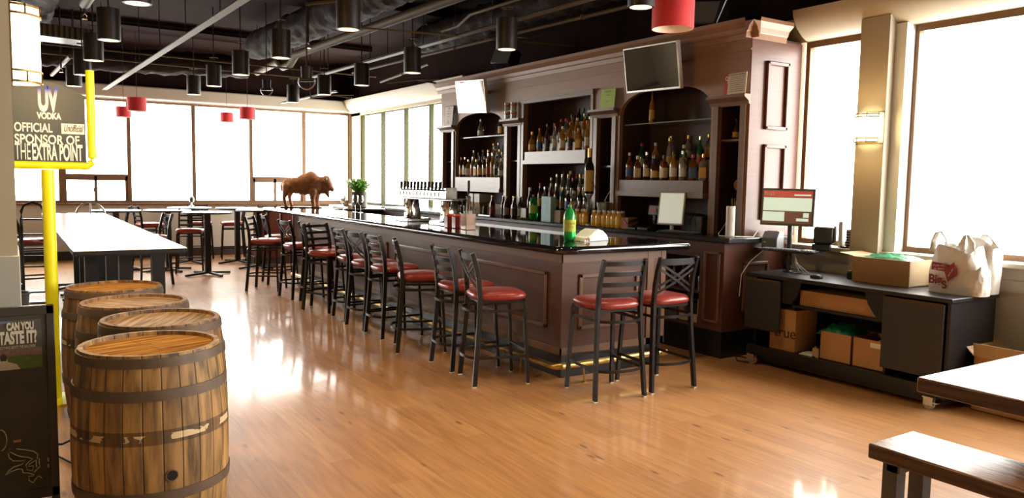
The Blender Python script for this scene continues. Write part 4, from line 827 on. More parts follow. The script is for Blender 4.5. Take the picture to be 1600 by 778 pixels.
lines(p, [('NOTICE', .26, .028, .8), ('please no', .22, .026, .9), ('alcohol beyond', .18, .026, .75), ('this point', .14, .026, .9)], 'txtr', .2); lines(p, [('$', .05, .06, 1)], 'txtb', .2)
for i in range(2):
    for j in range(2):
        t = thing('beer_glass', 'tall clear beer glass with red band, %s' % ['window side of the upper pair', 'near side of the upper pair', 'window side of the lower pair', 'near side of the lower pair'][i * 2 + j], 'glass', (5.77, 9.10 - .16 * j, 2.476 + (1 - i) * .11), 0, 'red banded glasses on the ledge left of the centre niche')
        MB().lathe([(.035, 0), (.035, .003), (.042, .105), (.040, .105), (.033, .006), (0, .006)], n=18).build('glass', 'g_clear', t); MB().lathe([(.0425, .06), (.043, .075)], n=18).build('red_band', 'txtr', t)
# cubby contents at the right end of the base cabinet
for i in range(9):
    t = tag(MB().lathe([(.03, 0), (.033, .004), (.033, .12), (.012, .17), (.012, .22), (0, .22)], n=12).build('stemmed_glass' if i % 2 else 'liquor_bottle', ['g_clear', 'g_amber', 'g_gold'][i % 3]), '%s bottle in the open cubby under the back counter, upper level, %s from the corner' % (['clear', 'amber', 'golden'][i % 3], ORD[i]), 'bottle', 'bottles in the open cubby'); t.location = (5.66 + .09 * (i % 2), 5.34 + i * .062, .60)
for i in range(2):
    t = thing('glass_rack', ['wire rack with glasses low in the open cubby', 'brown box holding papers low in the open cubby'][i], ['rack', 'box'][i], (5.62, 5.62 if i == 0 else 5.33, .27))
    if i == 0: B('basket', 'mesh_', (0, 0, 0), (.32, .26, .18), t); B('rim', 'steel', (-.004, -.004, .18), (.324, .264, .19), t)
    else: MB().box((0, 0, 0), (.01, .26, .09)).box((0, 0, 0), (.3, .01, .24)).box((0, .25, 0), (.3, .26, .2)).box((0, 0, 0), (.3, .26, .01)).box((.29, 0, 0), (.3, .26, .26)).build('carton', 'cardin', t)
t = tag(MB().lathe([(.04, 0), (.06, .03), (.06, .08), (.03, .14), (.03, .18), (0, .18)], (5.72, 5.46, .28), 16).build('glass_jar', 'cglass'), 'clear glass jar inside the box low in the open cubby', 'jar')
t = tag(MB().lathe([(.02, 0), (.028, .02), (.022, .09), (.012, .13), (0, .13)], (5.68, 5.37, .28), 12).build('pepper_mill', 'plblk'), 'small black bottle at the right of the box in the open cubby', 'bottle')

# ================================================================ ON THE BAR TOP
t = thing('beer_tap_tower', 'long bridge-shaped chrome beer tap tower with a row of black handles', 'beer tap', (4.28, 7.97, 1.11))
for i, (y0) in enumerate((.0, .98)):
    B('base_plate', 'chrome', (-.16, y0 - .20, 0), (.16, y0 + .20, .045), t, bevel=.008)
    c_ = MB().lathe([(.10, .045), (.095, .06), (.072, .27), (.08, .285)], (0, y0, 0), 24, sq=4).build('column', 'chrome', t, smooth=60)
    for q in range(8): MB().ball((-.085 + .003 * (q % 3), y0 - .04 + .02 * (q % 4), .07 + .05 * (q // 2)), .016, 8, 6).build('jewel', 'brass', c_)
B('tray_top', 'steel', (-.13, -.16, .285), (.10, 1.32, .30), t, bevel=.004)
hb = B('tap_box', 'chrome', (-.07, -.05, .30), (.07, 1.16, .435), t, bevel=.01)
M['tappat'] = mat('tap_pattern', (.62, .60, .55), .3, vary=.1, scale=26, c2=(.05, .05, .05)); MB().box((-.066, -.054, .305), (.066, -.0505, .43)).build('end_plate', 'tappat', hb)
for i in range(12):
    y_ = 0.02 + i * .095; tp = MB().tube([(-.07, y_, .40), (-.12, y_, .40), (-.13, y_, .37), (-.13, y_, .33)], .009, 8).build('faucet', 'chrome', t); MB().tube([(-.115, y_, .40), (-.115, y_, .43), (-.11, y_, .50)], [.010, .017, .019], 8).build('handle', 'plblk', tp)
t = thing('single_beer_tap', 'single beer tap with tall black handle standing right of the long tap tower', 'beer tap', (4.34, 7.63, 1.11)); MB().lathe([(.06, 0), (.05, .02), (.025, .03), (.025, .33), (.03, .34), (.0, .36)], n=16).build('column', 'chrome', t); MB().tube([(0, 0, .30), (-.08, 0, .30), (-.085, 0, .24)], .010, 8).build('spout', 'chrome', t); MB().tube([(0, .22, .30), (0, 0, .30)], .012, 8).build('side_pipe', 'chrome', t); MB().tube([(0, 0, .36), (0, 0, .42), (0, 0, .52)], [.008, .015, .016], 8).build('handle', 'plblk', t)
for i, (y_, l, m__) in enumerate([(7.60, 'tinted napkin caddy, the one nearest the tap tower', 'acryl'), (7.42, 'middle red-brown napkin caddy on the bar', 'acryl')]):
    t = thing('napkin_caddy', l, 'caddy', (4.10, y_, 1.11), 0, 'napkin caddies on the bar'); B('holder', 'vinyl', (-.06, -.04, 0), (.06, .05, .13), t, bevel=.008); B('lid', 'orange', (-.045, -.03, .13), (.045, .04, .155), t, bevel=.01)
t = thing('straw_holder', 'tall clear and orange straw box at the right end of the caddies', 'straw holder', (4.10, 7.18, 1.11)); B('box', 'acryl', (-.06, -.03, 0), (.06, .09, .17), t, bevel=.006); st = MB()
for i in range(5): st.tube([(-.04 + .02 * i, .03, .02), (-.045 + .022 * i, .03, .20)], .004, 6)
st.build('straws', 'pllite', t)
# towel
tw = thing('folded_towel', 'white folded towel lying on the near end of the bar beside the green bottle', 'towel', (4.38, 5.50, 1.11), math.radians(12))
def lump(pts, name, m, par, sm=2):
    o = MB().prism(pts[0], *pts[1]).build(name, m, par, smooth=80, bevel=.012, seg=3); return o
sh = [(-.17, 0), (-.15, .035), (-.08, .045), (-.02, .085), (.04, .105), (.10, .09), (.16, .05), (.18, .015), (.17, 0)]
o = MB().prism(sh, (0, -.08, 0), (1, 0, 0), (0, 0, 1), (0, 1, 0), .17).build('cloth', 'cloth', tw, smooth=60, bevel=.015, seg=3)
MB().prism([(x - .16 * (1 if x > 0 else 0) * 0 - .02, z * .6 + .0) for x, z in sh], (0, -.10, 0), (1, 0, 0), (0, 0, 1), (0, 1, 0), .05).build('fold', 'cloth', tw, smooth=60, bevel=.01)
MB().tube([(-.16, -.09, .012), (-.13, -.10, .03), (-.12, -.10, .012)], .012, 8).build('hem', 'card', tw)
for i, (x, y) in enumerate([(4.42, 11.75), (4.565, 11.62), (4.55, 11.36)]):
    l = ['stemmed wine glass nearest the window corner, in the group of three', 'middle stemmed wine glass, partly hidden by its neighbours', 'stemmed wine glass closest to the tap tower'][i]
    t = thing('wine_glass', l, 'glass', (x, y, 1.11), 0, 'wine glasses on the bar'); t.scale = (1.15, 1.15, 1.22)
    MB().lathe([(.034, 0), (.034, .003), (.006, .008), (.004, .09)], n=20).build('stem', 'cglass', t, smooth=60); MB().lathe([(.004, .09), (.03, .11), (.041, .15), (.038, .19), (.032, .215), (.0305, .215), (.0365, .19), (.039, .15), (.028, .112), (0, .094)], n=24).build('bowl', 'cglass', t, smooth=60)
# plant
pt = thing('potted_plant', 'leafy green plant in a grey cylindrical pot by the corner windows', 'plant', (5.40, 13.55, 1.11))
MB().lathe([(.13, 0), (.14, .01), (.145, .27), (.15, .28), (.135, .28), (.13, .25), (0, .25)], n=32).build('pot', 'pot', pt)
lf = MB(); rl = random.Random(5)
for i in range(90):
    a = rl.uniform(0, 2 * PI); L_ = rl.uniform(.14, .30); up = rl.uniform(.1, .26); w_ = rl.uniform(.014, .026); base = Vector((.06 * math.cos(a), .06 * math.sin(a), .26)); d_ = Vector((math.cos(a), math.sin(a), 0)); s_ = Vector((-math.sin(a), math.cos(a), 0)); pv = []
    for k in range(6):
        t_ = k / 5; p = base + d_ * L_ * t_ + Vector((0, 0, up * math.sin(t_ * 2.3) * 1.0)); ww = w_ * math.sin(PI * min(.98, t_ * .85 + .12)); pv += [p - s_ * ww, p + Vector((0, 0, .004)), p + s_ * ww]
    lf.add(pv, [(k * 3 + j, k * 3 + j + 1, k * 3 + j + 4, k * 3 + j + 3) for k in range(5) for j in (0, 1)])
lf.build('foliage', 'leaf', pt, smooth=60)

# bison statue: trunk, head and legs fused into one surface
bs = thing('bison_statue', 'reddish bronze bison statue standing on the far corner of the bar', 'statue', (4.42, 13.46, 1.11), math.radians(-24))
bm_ = MB()
def cap(p, q, r0, r1, n=7):
    p = Vector(p); q = Vector(q)
    for i in range(n + 1): k = i / n; c_ = p.lerp(q, k); r_ = r0 + (r1 - r0) * k; bm_.ball(tuple(c_), r_, 12, 8)
O = -.45
bm_.ball((.13 + O, 0, .395), (.125, .105, .105), 20, 12); bm_.ball((.26 + O, 0, .385), (.18, .12, .145), 20, 12); bm_.ball((.40 + O, 0, .405), (.18, .13, .185), 20, 12); bm_.ball((.50 + O, 0, .45), (.145, .115, .19), 20, 12); bm_.ball((.58 + O, 0, .40), (.13, .115, .17), 20, 12)
bm_.ball((.55 + O, 0, .28), (.10, .09, .10), 16, 10); bm_.ball((.68 + O, 0, .42), (.09, .085, .13), 16, 10)
bm_.ball((.76 + O, 0, .455), (.092, .085, .115), 16, 10); bm_.ball((.80 + O, 0, .40), (.075, .075, .10), 16, 10); cap((.81 + O, 0, .39), (.862 + O, 0, .325), .066, .042, 5)
cap((.75 + O, 0, .33), (.80 + O, 0, .20), .062, .024, 6); cap((.64 + O, 0, .30), (.70 + O, 0, .29), .06, .05, 4)
cap((.30 + O, 0, .28), (.31 + O, 0, .235), .022, .014, 3)
for sy, dx in ((-1, 0), (1, .06)):
    y_ = sy * .062
    cap((.10 + dx + O, y_, .36), (.07 + dx + O, y_, .24), .085, .050); cap((.07 + dx + O, y_, .24), (.045 + dx * 1.3 + O, y_, .17), .048, .032); cap((.045 + dx * 1.3 + O, y_, .17), (.075 + dx * 1.3 + O, y_, .03), .032, .030); bm_.ball((.085 + dx * 1.3 + O, y_, .02), (.036, .028, .022), 12, 8)
    cap((.54 + dx + O, y_, .30), (.53 + dx + O, y_, .17), .075, .048); cap((.53 + dx + O, y_, .17), (.54 + dx + O, y_, .03), .044, .032); bm_.ball((.55 + dx + O, y_, .02), (.038, .03, .022), 12, 8)
    cap((.74 + O, sy * .07, .50), (.72 + O, sy * .095, .47), .022, .014, 3)
cap((.02 + O, 0, .44), (-.005 + O, 0, .38), .020, .016, 4); cap((-.005 + O, 0, .38), (.005 + O, 0, .30), .016, .022, 4)
bo = bm_.build('body', 'bison', bs, smooth=180)
rm = bo.modifiers.new('fuse', 'REMESH'); rm.mode = 'VOXEL'; rm.voxel_size = .009; rm.use_smooth_shade = True
sm_ = bo.modifiers.new('smooth', 'SMOOTH'); sm_.factor = .6; sm_.iterations = 4
for sy in (-1, 1):
    MB().tube([(.765 + O, sy * .07, .50), (.765 + O, sy * .115, .51), (.775 + O, sy * .13, .545), (.79 + O, sy * .115, .575)], [.018, .016, .011, .004], 10).build('horn', 'horn', bs)
MB().prism(round_poly([(-.47, -.14), (.24, -.14), (.24, .14), (-.47, .14)], .06), (0, 0, 0), (1, 0, 0), (0, 1, 0), (0, 0, 1), .018).build('base', 'mull', bs, bevel=.005)
t = thing('paper_stack', 'small steel napkin box lying behind the front hoof of the bison', 'box', (4.95, 13.5, 1.11), .3); B('box', 'steel', (-.12, -.06, 0), (.12, .06, .05), t, bevel=.004)

# ================================================================ TELEVISIONS
def tv(label, c, u, v, w, hh):
    # c centre, u unit vector along the width, v unit vector up the screen
    c, u, v = Vector(c), Vector(u).normalized(), Vector(v).normalized(); n = u.cross(v).normalized(); v = n.cross(u).normalized()
    t = thing('television', label, 'television', tuple(c)); R_ = Matrix((u, v, n)).transposed().to_4x4()
    MB().box((-w / 2, -hh / 2, -.05), (w / 2, hh / 2, 0), R_).build('casing', 'tvfr', t, bevel=.006)
    MB().box((-w / 2 + .016, -hh / 2 + .024, 0), (w / 2 - .016, hh / 2 - .016, .003), R_).build('screen', 'tvblk', t)
    MB().bar(tuple(-n * .05), tuple(Vector((5.82 - c.x, 0, .06))), .12, .05, (0, 1, 0)).build('wall_bracket', 'plblk', t)
    return t
# screens face the room, tilted down and rolled a little on their brackets
tv('wall television near the windows, its glossy screen full of window glare', (5.62, 9.86, 2.83), (0.02, -1, -.06), (-.17, .055, 1), .80, .47)
tv('wall television above the right arch with a dark screen in a silver frame', (5.58, 6.07, 2.81), (0.0, -1, -.02), (-.17, .24, 1), .80, .47)

# ================================================================ SCONCES
def sconce(label, loc, rz, r, H_, e):
    t = thing('wall_sconce', label, 'sconce', loc, rz)      # half cylinder bulging along local +y
    g = MB().lathe([(r * .94, 0), (r * .94, H_)], n=20, a0=0, a1=PI); g.build('shade', 'lampglass', t)
    for z in (.0, .115 * H_ * 1.2, H_ * .87, H_ - .008):
        MB().lathe([(r * .9, z - .006), (r, z - .006), (r, z + .006), (r * .9, z + .006)], n=20, a0=0, a1=PI).build('band', 'bronze', t)
    for a in (.5, 1.25, PI - 1.25, PI - .5):
        for z in (0, H_ * .87): MB().bar((r * math.cos(a), r * math.sin(a), z), (r * math.cos(a), r * math.sin(a), z + H_ * .13), .008, .008).build('divider', 'bronze', t)
    B('back_plate', 'bronze', (-r, -.004, -.01), (r, .006, H_ + .01), t)
    l = bpy.data.lights.new('bulb', 'POINT'); l.energy = e; l.color = (1, .66, .28); l.shadow_soft_size = .06; o = bpy.data.objects.new('bulb', l); col.objects.link(o); o.parent = t; o.location = (0, r + .1, H_ / 2)
    return t
sconce('glowing half-round wall sconce on the pale pillar above the vodka sign', (.033, 4.98, 2.11), -PI / 2, .145, .40, 80)
sconce('glowing wall sconce on the column between the two right-hand windows', (6.357, 4.09, 2.02), PI / 2, .13, .25, 14)

# ================================================================ CEILING LIGHTS
def downlight():
    t = thing('cylinder_downlight', 'x', 'ceiling light', (0, 0, 0), 0, 'black cylinder downlights')
    MB().lathe([(.086, .0), (.103, .0), (.105, .006), (.105, .30), (0, .30)], n=32).build('housing', 'can', t)
    MB().lathe([(.088, .001), (.086, .04), (.05, .13), (0, .13)], n=28).build('reflector', 'canin', t)
    MB().tube([(0, 0, .30), (0, 0, 1.12)], .008, 8).build('stem', 'can', t); MB().lathe([(.06, .40), (.06, .408), (0, .41)], n=20).build('canopy_disc', 'conduit', t)
    l = bpy.data.lights.new('lamp', 'SPOT'); l.energy = 60; l.color = (1, .74, .42); l.spot_size = 1.5; l.spot_blend = .7; l.shadow_soft_size = .06
    o = bpy.data.objects.new('lamp', l); col.objects.link(o); o.parent = t; o.location = (0, 0, .0)
    return t
dl = downlight()
rows = [(.87, [6.655, 8.62, 10.25, 11.82, 13.4], 'left row over the tables'), (2.55, [6.644, 8.66, 10.41, 11.96, 13.42], 'middle row over the aisle'), (4.2, [6.655, 8.81, 10.44, 11.98, 13.57], 'right row over the bar')]
first = True
for x, ys, nm in rows:
    for i, y in enumerate(ys):
        lb_ = 'black cylinder downlight, %s of the %s counted from the entrance' % (ORD[i], nm)
        if first: dl.location = (x, y, 2.93); dl['label'] = lb_; first = False
        else: dup(dl, lb_, (x, y, 2.93))
# unseen downlights added above and behind the view to warm the near room
for x in (.87, 2.55, 4.2):
    for i, y in enumerate((4.7, 2.9, 1.0, -1.0)):
        dup(dl, 'added unseen black downlight over the entrance, %s from the bar in the %s row' % (ORD[i], {.87: 'left', 2.55: 'middle', 4.2: 'right'}[x]), (x, y, 2.93 if y < 4.5 else 3.0))
def pendant(label, x, y, zb, d, hh):
    t = thing('drum_pendant', label, 'pendant lamp', (x, y, zb), 0, 'red drum pendants')
    r = d / 2; MB().lathe([(r, 0), (r, hh), (r - .004, hh), (r - .004, 0)], n=40).build('shade', 'red', t); MB().lathe([(r - .005, .002), (r - .005, hh - .002)], n=40).build('lining', 'redin', t)
    MB().lathe([(0, hh * .35), (r - .006, hh * .35), (r - .006, hh * .35 + .004), (0, hh * .35 + .004)], n=32).build('diffuser', 'redin', t)
    MB().tube([(0, 0, hh * .4), (0, 0, ZC - zb)], .004, 6).build('cord', 'plblk', t); B('spider', 'steel', (-r + .004, -.004, hh - .01), (r - .004, .004, hh - .004), t)
pendant('large red drum pendant hanging in front of the back bar', 4.74, 4.90, 2.925, .35, .27)
pendant('red drum pendant in front of the far windows, larger of the left pair', 1.85, 14.5, 2.70, .30, .22)
pendant('red drum pendant in front of the far windows, smaller of the left pair', 1.84, 16.2, 2.70, .26, .19)
pendant('red drum pendant in front of the far windows, smaller of the right pair', 3.73, 16.4, 2.72, .25, .19)
pendant('red drum pendant in front of the far windows, larger of the right pair', 3.86, 15.3, 2.72, .29, .22)

# ================================================================ CEILING SERVICES
def conduit(label, pts, r=.014, m='conduit', name='conduit', clamps=()):
    t = thing(name, label, 'conduit', pts[0]); o = Vector(pts[0])
    MB().tube([tuple(Vector(p) - o) for p in pts], r, 12).build('pipe', m, t)
    for c_ in clamps: cc = Vector(c_) - o; MB().tube([tuple(cc), tuple(cc + Vector((0, 0, ZC - c_[2])))], .005, 6).build('hanger', 'can', t); MB().lathe([(.03, -.02), (.03, .02)], tuple(cc), 10).build('clamp', m, t)
def track(label, p, q, hangers=5):
    p = Vector(p); q = Vector(q); t = thing('strut_channel', label, 'channel', tuple(p)); d_ = q - p; s = Vector((d_.y, -d_.x, 0)).normalized()
    m_ = MB()
    for k in (-1, 1): m_.bar(tuple(s * .022 * k), tuple(d_ + s * .022 * k), .012, .045, (0, 0, 1))
    m_.build('rail', 'conduit', t, smooth=0); MB().bar((0, 0, .022), tuple(d_ + Vector((0, 0, .022))), .04, .005, tuple(s)).build('web', 'can', t)
    for i in range(hangers): c_ = d_ * ((i + .5) / hangers); MB().tube([tuple(c_), tuple(c_ + Vector((0, 0, ZC - p.z)))], .006, 6).build('hanger', 'can', t)
track('long metal lighting channel running over the aisle toward the far windows', (1.554, 16.4, 3.2), (1.90, 4.3, 3.2), 8)
track('long metal lighting channel running over the bar stools', (4.32, 13.0, 3.3), (4.60, 3.4, 3.3), 6)
track('short metal channel close to the far right corner of the ceiling', (4.685, 15.9, 3.12), (4.80, 13.1, 3.12), 2)
conduit('large tarnished pipe running beside the middle downlights', [(4.02, 15.2, 3.6), (3.95, 13.6, 3.6), (3.95, 13.3, 3.48), (3.95, 12.9, 3.48), (3.95, 12.6, 3.6), (4.13, 7.75, 3.6), (4.27, 3.5, 3.6)], .06, name='ceiling_pipe', clamps=[(4.05, 10.2, 3.6), (4.17, 6.3, 3.6)])
conduit('thin conduit closest to the back bar with offset bends', [(4.78, 12.27, 3.35), (4.90, 9.89, 3.35), (5.02, 7.99, 3.35), (5.17, 5.48, 3.35), (5.25, 3.5, 3.35)], .02, clamps=[(4.95, 9.1, 3.35), (5.1, 6.6, 3.35)])
conduit('thin conduit ending before the window soffit on the bar side', [(5.13, 11.94, 3.2), (4.86, 9.68, 3.2)], .018, clamps=[(5.0, 10.8, 3.2)])
conduit('thin bent conduit high above the bar', [(4.161, 7.97, 3.3), (4.164, 7.6, 3.3), (3.98, 7.0, 3.3), (4.0, 6.3, 3.3), (4.05, 4.2, 3.3)], .015)
conduit('short diagonal conduit above the middle downlights', [(2.62, 8.0, 3.4), (3.0, 7.35, 3.4), (3.0, 7.2, 3.6), (3.02, 6.78, 3.9)], .018)
conduit('thin conduit crossing above the aisle, nearer one', [(-2, 12.6, 3.42), (2.4, 12.9, 3.42), (5.5, 13.0, 3.42)], .013, clamps=[(1.2, 12.8, 3.42)])
conduit('thin conduit crossing above the aisle, farther one', [(-2, 13.4, 3.40), (2.4, 13.7, 3.40), (4.5, 13.8, 3.40)], .013, clamps=[(.9, 13.6, 3.40)])
conduit('thin rod crossing between the downlights over the bar', [(3.3, 8.35, 3.3), (4.47, 8.08, 3.3), (5.9, 7.8, 3.3)], .010)
conduit('conduit running from the left wall to the far windows', [(.68, 15.5, 3.3), (.80, 12.9, 3.3)], .03)
conduit('thin cable loop sagging behind the right-hand conduit', [(5.2, 8.3, 3.5), (5.05, 8.0, 3.35), (5.1, 7.6, 3.28), (5.25, 7.3, 3.32), (5.3, 6.6, 3.7)], .010, 'can')
conduit('diagonal cable rising from the cornice toward the ceiling', [(5.75, 5.35, 3.17), (5.3, 4.7, 3.45), (5.0, 4.2, 3.8)], .006, 'steel')
def duct(label, pts, r, flat=1.):
    t = thing('air_duct', label, 'duct', pts[0]); o = Vector(pts[0]); rd = random.Random(hash(label) % 99 if False else len(label))
    P_ = [Vector(p) for p in pts]; out = []; rs = []
    for a, b_ in zip(P_, P_[1:]):
        n = max(2, int((b_ - a).length / .10))
        for i in range(n): out.append(a.lerp(b_, i / n) - o); rs.append(r * (1 + rd.uniform(-.045, .045)))
    out.append(P_[-1] - o); rs.append(r)
    d_ = MB().tube([tuple(q) for q in out], rs, 40).build('wrapped_tube', 'duct', t, smooth=60); tx = bpy.data.textures.new('wrinkle', 'CLOUDS'); tx.noise_scale = .11; tx.noise_depth = 3
    dm = d_.modifiers.new('wrinkle', 'DISPLACE'); dm.texture = tx; dm.strength = .10; dm.texture_coords = 'LOCAL'
    for q in P_: MB().tube([tuple(q - o + Vector((0, 0, r * .9))), tuple(q - o + Vector((0, 0, ZC - q.z)))], .006, 6).build('hanger', 'can', t)
duct('wrinkled foil-wrapped air duct over the bar', [(3.50, 13.2, 3.76), (3.62, 9.5, 3.76), (3.72, 4.0, 3.76)], .22)
duct('wrinkled air duct over the back bar side', [(5.45, 11.0, 3.76), (5.45, 4.0, 3.76)], .20)
duct('wrinkled air duct left of the aisle', [(.36, 14.7, 3.82), (.40, 9.0, 3.82), (.40, 2.0, 3.82)], .21)
duct('wrinkled duct crossing the room before the far windows', [(-1.5, 15.2, 3.62), (1.6, 15.4, 3.62), (3.8, 15.0, 3.66)], .20)
for i, (z, y) in enumerate(((3.99, 10.6), (3.99, 7.2), (3.99, 14.2))):
    t = thing('ceiling_beam_box', ['dark boxed duct crossing the room in its middle', 'dark boxed duct crossing the room nearest the view', 'dark boxed duct crossing the room toward the windows'][i], 'duct', (-2, y, z)); B('box', 'ceil', (0, -.3, 0), (7.8, .3, .11), t); B('seam', 'can', (0, -.31, .04), (7.8, -.3, .06), t)
t = thing('air_vent', 'slatted metal air register hanging under the ceiling on the left', 'vent', (.40, 11.9, 3.40), math.radians(10)); MB().box((0, -.02, 0), (.62, 0, .16)).box((0, 0, 0), (.62, .5, .02)).build('frame', 'can', t)
for i in range(9): B('slat', 'conduit', (.03 + i * .065, -.04, .01), (.065 + i * .065, -.015, .15), t)
for i, (x, y, z, l) in enumerate([(.72, 9.3, 3.28, 'brass sprinkler head under the thick pipe at upper left'), (3.0, 9.1, 3.2, 'small sprinkler head beside the big middle downlight'), (.72, 13.6, 3.2, 'small sprinkler head near the left downlights')]):
    t = thing('sprinkler_head', l, 'sprinkler', (x, y, z)); MB().tube([(0, 0, 0), (0, 0, ZC - z)], .012, 8).build('drop_pipe', 'can', t); MB().tube([(0, 0, 0), (.02, 0, -.02), (.012, 0, -.05), (0, 0, -.055), (-.012, 0, -.05), (-.02, 0, -.02), (0, 0, 0)], .004, 6).build('yoke', 'brass', t); MB().lathe([(0, -.06), (.028, -.06), (.028, -.057), (0, -.057)], n=14).build('deflector', 'brass', t)
conduit('thick olive pipe coming down at the upper left corner', [(.72, 9.3, 3.38), (.80, 6.6, 3.38), (.86, 3.5, 3.4)], .055, name='ceiling_pipe')
for i, (x, y, z, r, l) in enumerate([(2.60, 7.94, 2.62, .085, 'curved metal ring hook hanging under the long channel'), (3.11, 11.26, 2.86, .08, 'curved metal ring hook hanging above the stools')]):
    zz = z + .0; t = thing('ring_hook', l, 'hook', (x, y, zz)); a_ = [PI + PI * k / 12 for k in range(-1, 14)]
    MB().tube([(r * math.cos(q) * .84, -r * math.cos(q) * .54, r * math.sin(q)) for q in a_], .009, 8).build('ring', 'steel', t)
    MB().lathe([(.0, .02), (.055, .02), (.06, .14), (.0, .15)], n=16).build('socket', 'can', t); MB().tube([(0, 0, .12), (0, 0, ZC - zz)], .007, 6).build('stem', 'can', t)
    B('cross_arm', 'can', (-r * .84, -.012, -.01), (r * .84, .012, .03), t, rz=-.57)
for i, (y, z, l) in enumerate([(5.62, 3.17, 'black loudspeaker tilted above the right end of the back bar'), (9.35, 3.22, 'black loudspeaker tilted above the cornice between the televisions')]):
    t = thing('loudspeaker', l, 'speaker', (5.85, y, z)); Rm = Matrix.Rotation(.35, 4, 'Y') @ Matrix.Rotation(.3, 4, 'Z'); MB().box((-.1, -.17, 0), (.1, .17, .25), Rm).build('cabinet', 'plblk', t, bevel=.012); MB().box((-.106, -.155, .015), (-.1, .155, .235), Rm).build('grille', 'plgry', t); MB().tube([(0, 0, .2), (0, 0, ZC - z)], .012, 8).build('bracket', 'can', t)
for i, (x, y, z) in enumerate([(4.55, 13.7, 3.05), (5.1, 11.6, 3.15)]):
    t = thing('track_bracket', ['small metal bracket beside the downlights near the far corner', 'forked metal bracket hanging over the bar before the window soffit'][i], 'bracket', (x, y, z)); MB().tube([(0, 0, 0), (.25, -.5, .02), (.5, -.7, -.03)], .014, 8).tube([(.25, -.5, .02), (.45, -.9, .0)], .010, 8).build('arm', 'conduit', t); MB().tube([(0, 0, 0), (0, 0, ZC - z)], .006, 6).build('stem', 'can', t)

# ================================================================ MEDIA CART
ct_ = thing('black_cart', 'long low black wheeled cart with open shelf under the right-hand window', 'cart', (5.70, 2.96, 0), 0)
LC = 1.86; D_ = .66
B('top', 'cart', (-.02, -.02, .80), (D_, LC, .835), ct_, bevel=.006)
B('base', 'cart', (0.0, 0, .09), (D_ - .02, LC - .03, .17), ct_); B('lower_skirt', 'kick', (.03, .03, .035), (D_ - .05, LC - .06, .09), ct_)
B('side_panel', 'cart', (0, -.005, .17), (D_ - .02, .02, .80), ct_); B('side_panel', 'cart', (.1, LC - .05, .17), (D_ - .02, LC - .03, .80), ct_); B('back_panel', 'kick', (D_ - .04, 0, .17), (D_ - .02, LC - .03, .8), ct_)
B('upper_shelf', 'cart', (.02, .52, .575), (D_ - .04, 1.36, .595), ct_)
for y_ in (.50, 1.36): B('divider', 'cart', (.05, y_, .17), (D_ - .04, y_ + .02, .80), ct_)
for (y0, y1, z0) in ((.03, .50, .235), (1.46, LC - .02, .33)):
    p = B('door', 'cartd', (-.03, y0, z0), (-.008, y1, .785), ct_, bevel=.003); B('hinge_strip', 'conduit', (-.036, y0 + .005, .770), (-.028, y1 - .005, .792), p)
m2_ = MB().prism([(.50, .8), (.50, .60), (.56, .60), (.64, .70), (.67, .785), (.67, .8)], (-.003, 0, 0), (0, 1, 0), (0, 0, 1), (1, 0, 0), .018); m2_.build('corner_gusset', 'cart', ct_); m_ = MB(); m_.prism([(1.46, .8), (1.46, .60), (1.36, .60), (1.30, .70), (1.27, .785), (1.27, .8)], (-.003, 0, 0), (0, 1, 0), (0, 0, 1), (1, 0, 0), .018); m_.build('corner_gusset', 'cart', ct_)
def caster(x, y):
    c_ = MB().box((-.012, -.035, .03), (.0, .035, .095)).box((.028, -.035, .03), (.04, .035, .095)).box((-.02, -.04, .085), (.05, .04, .095)).build('caster', 'chrome', ct_, loc=(x, y, 0)); MB().lathe([(.02, -.012), (.04, -.014), (.04, .014), (.02, .012)], n=20, mtx=Matrix.Translation((.014, 0, .04)) @ Matrix.Rotation(PI / 2, 4, 'Y')).build('wheel', 'pllite', c_); MB().box((-.01, -.07, .05), (.035, -.03, .06)).build('brake', 'chrome', c_)
caster(-.03, .10); caster(-.03, 1.74); caster(.5, .10); caster(.5, 1.74)
bx('cable_box', 'long flat cardboard box with paper label on the upper shelf of the cart', 'box', 'card', (5.76, 3.52, .596), (6.1, 4.28, .73))
tb = thing('true_box', 'cardboard box printed with black lowercase lettering standing at the left end of the cart', 'box', (5.745, 4.30, .171)); tb.name = 'printed_box'; B('carton', 'card', (0, 0, 0), (.3, .27, .37), tb, bevel=.003); text('true', 'lettering', 'txtb', .135, (-.002, .105, .16), (PI / 2, 0, -PI / 2), tb, 1.0, ext=.0004)
for i, (y0, y1, l) in enumerate([(3.765, 4.06, 'left one of the two open cardboard boxes on the cart, holding green netting'), (3.46, 3.755, 'right one of the two open cardboard boxes on the cart, holding a clear bottle')]):
    t = thing('open_carton', l, 'box', (5.76, y0, .171)); w = y1 - y0; m_ = MB()
    m_.box((0, 0, 0), (.34, w, .006)); m_.box((0, 0, 0), (.006, w, .24)); m_.box((.334, 0, 0), (.34, w, .24)); m_.box((0, 0, 0), (.34, .006, .24)); m_.box((0, w - .006, 0), (.34, w, .24)); m_.build('carton', 'card', t, smooth=0)
    if i == 1: B('shipping_label', 'paper', (-.002, .02, .18), (0, .14, .22), t)
nt_ = MB(); rn2 = random.Random(11)
def netting(name, label, c, sx, sy, sz, seed):
    r_ = random.Random(seed); m_ = MB(); G = 14; vs = []; fs = []
    for i in range(G + 1):
        for j in range(G + 1): u = i / G * 2 - 1; v = j / G * 2 - 1; vs.append((c[0] + u * sx, c[1] + v * sy, c[2] + sz * max(0, (1 - u * u) * (1 - v * v)) ** .4 * r_.uniform(.6, 1.1)))
    for i in range(G):
        for j in range(G): a = i * (G + 1) + j; fs.append((a, a + 1, a + G + 2, a + G + 1))
    m_.add(vs, fs); o = m_.build(name, 'green', smooth=60); return tag(o, label, 'netting')
netting('green_netting', 'green plastic netting bulging from the left open box on the cart shelf', (5.93, 3.95, .375), .15, .17, .10, 1)
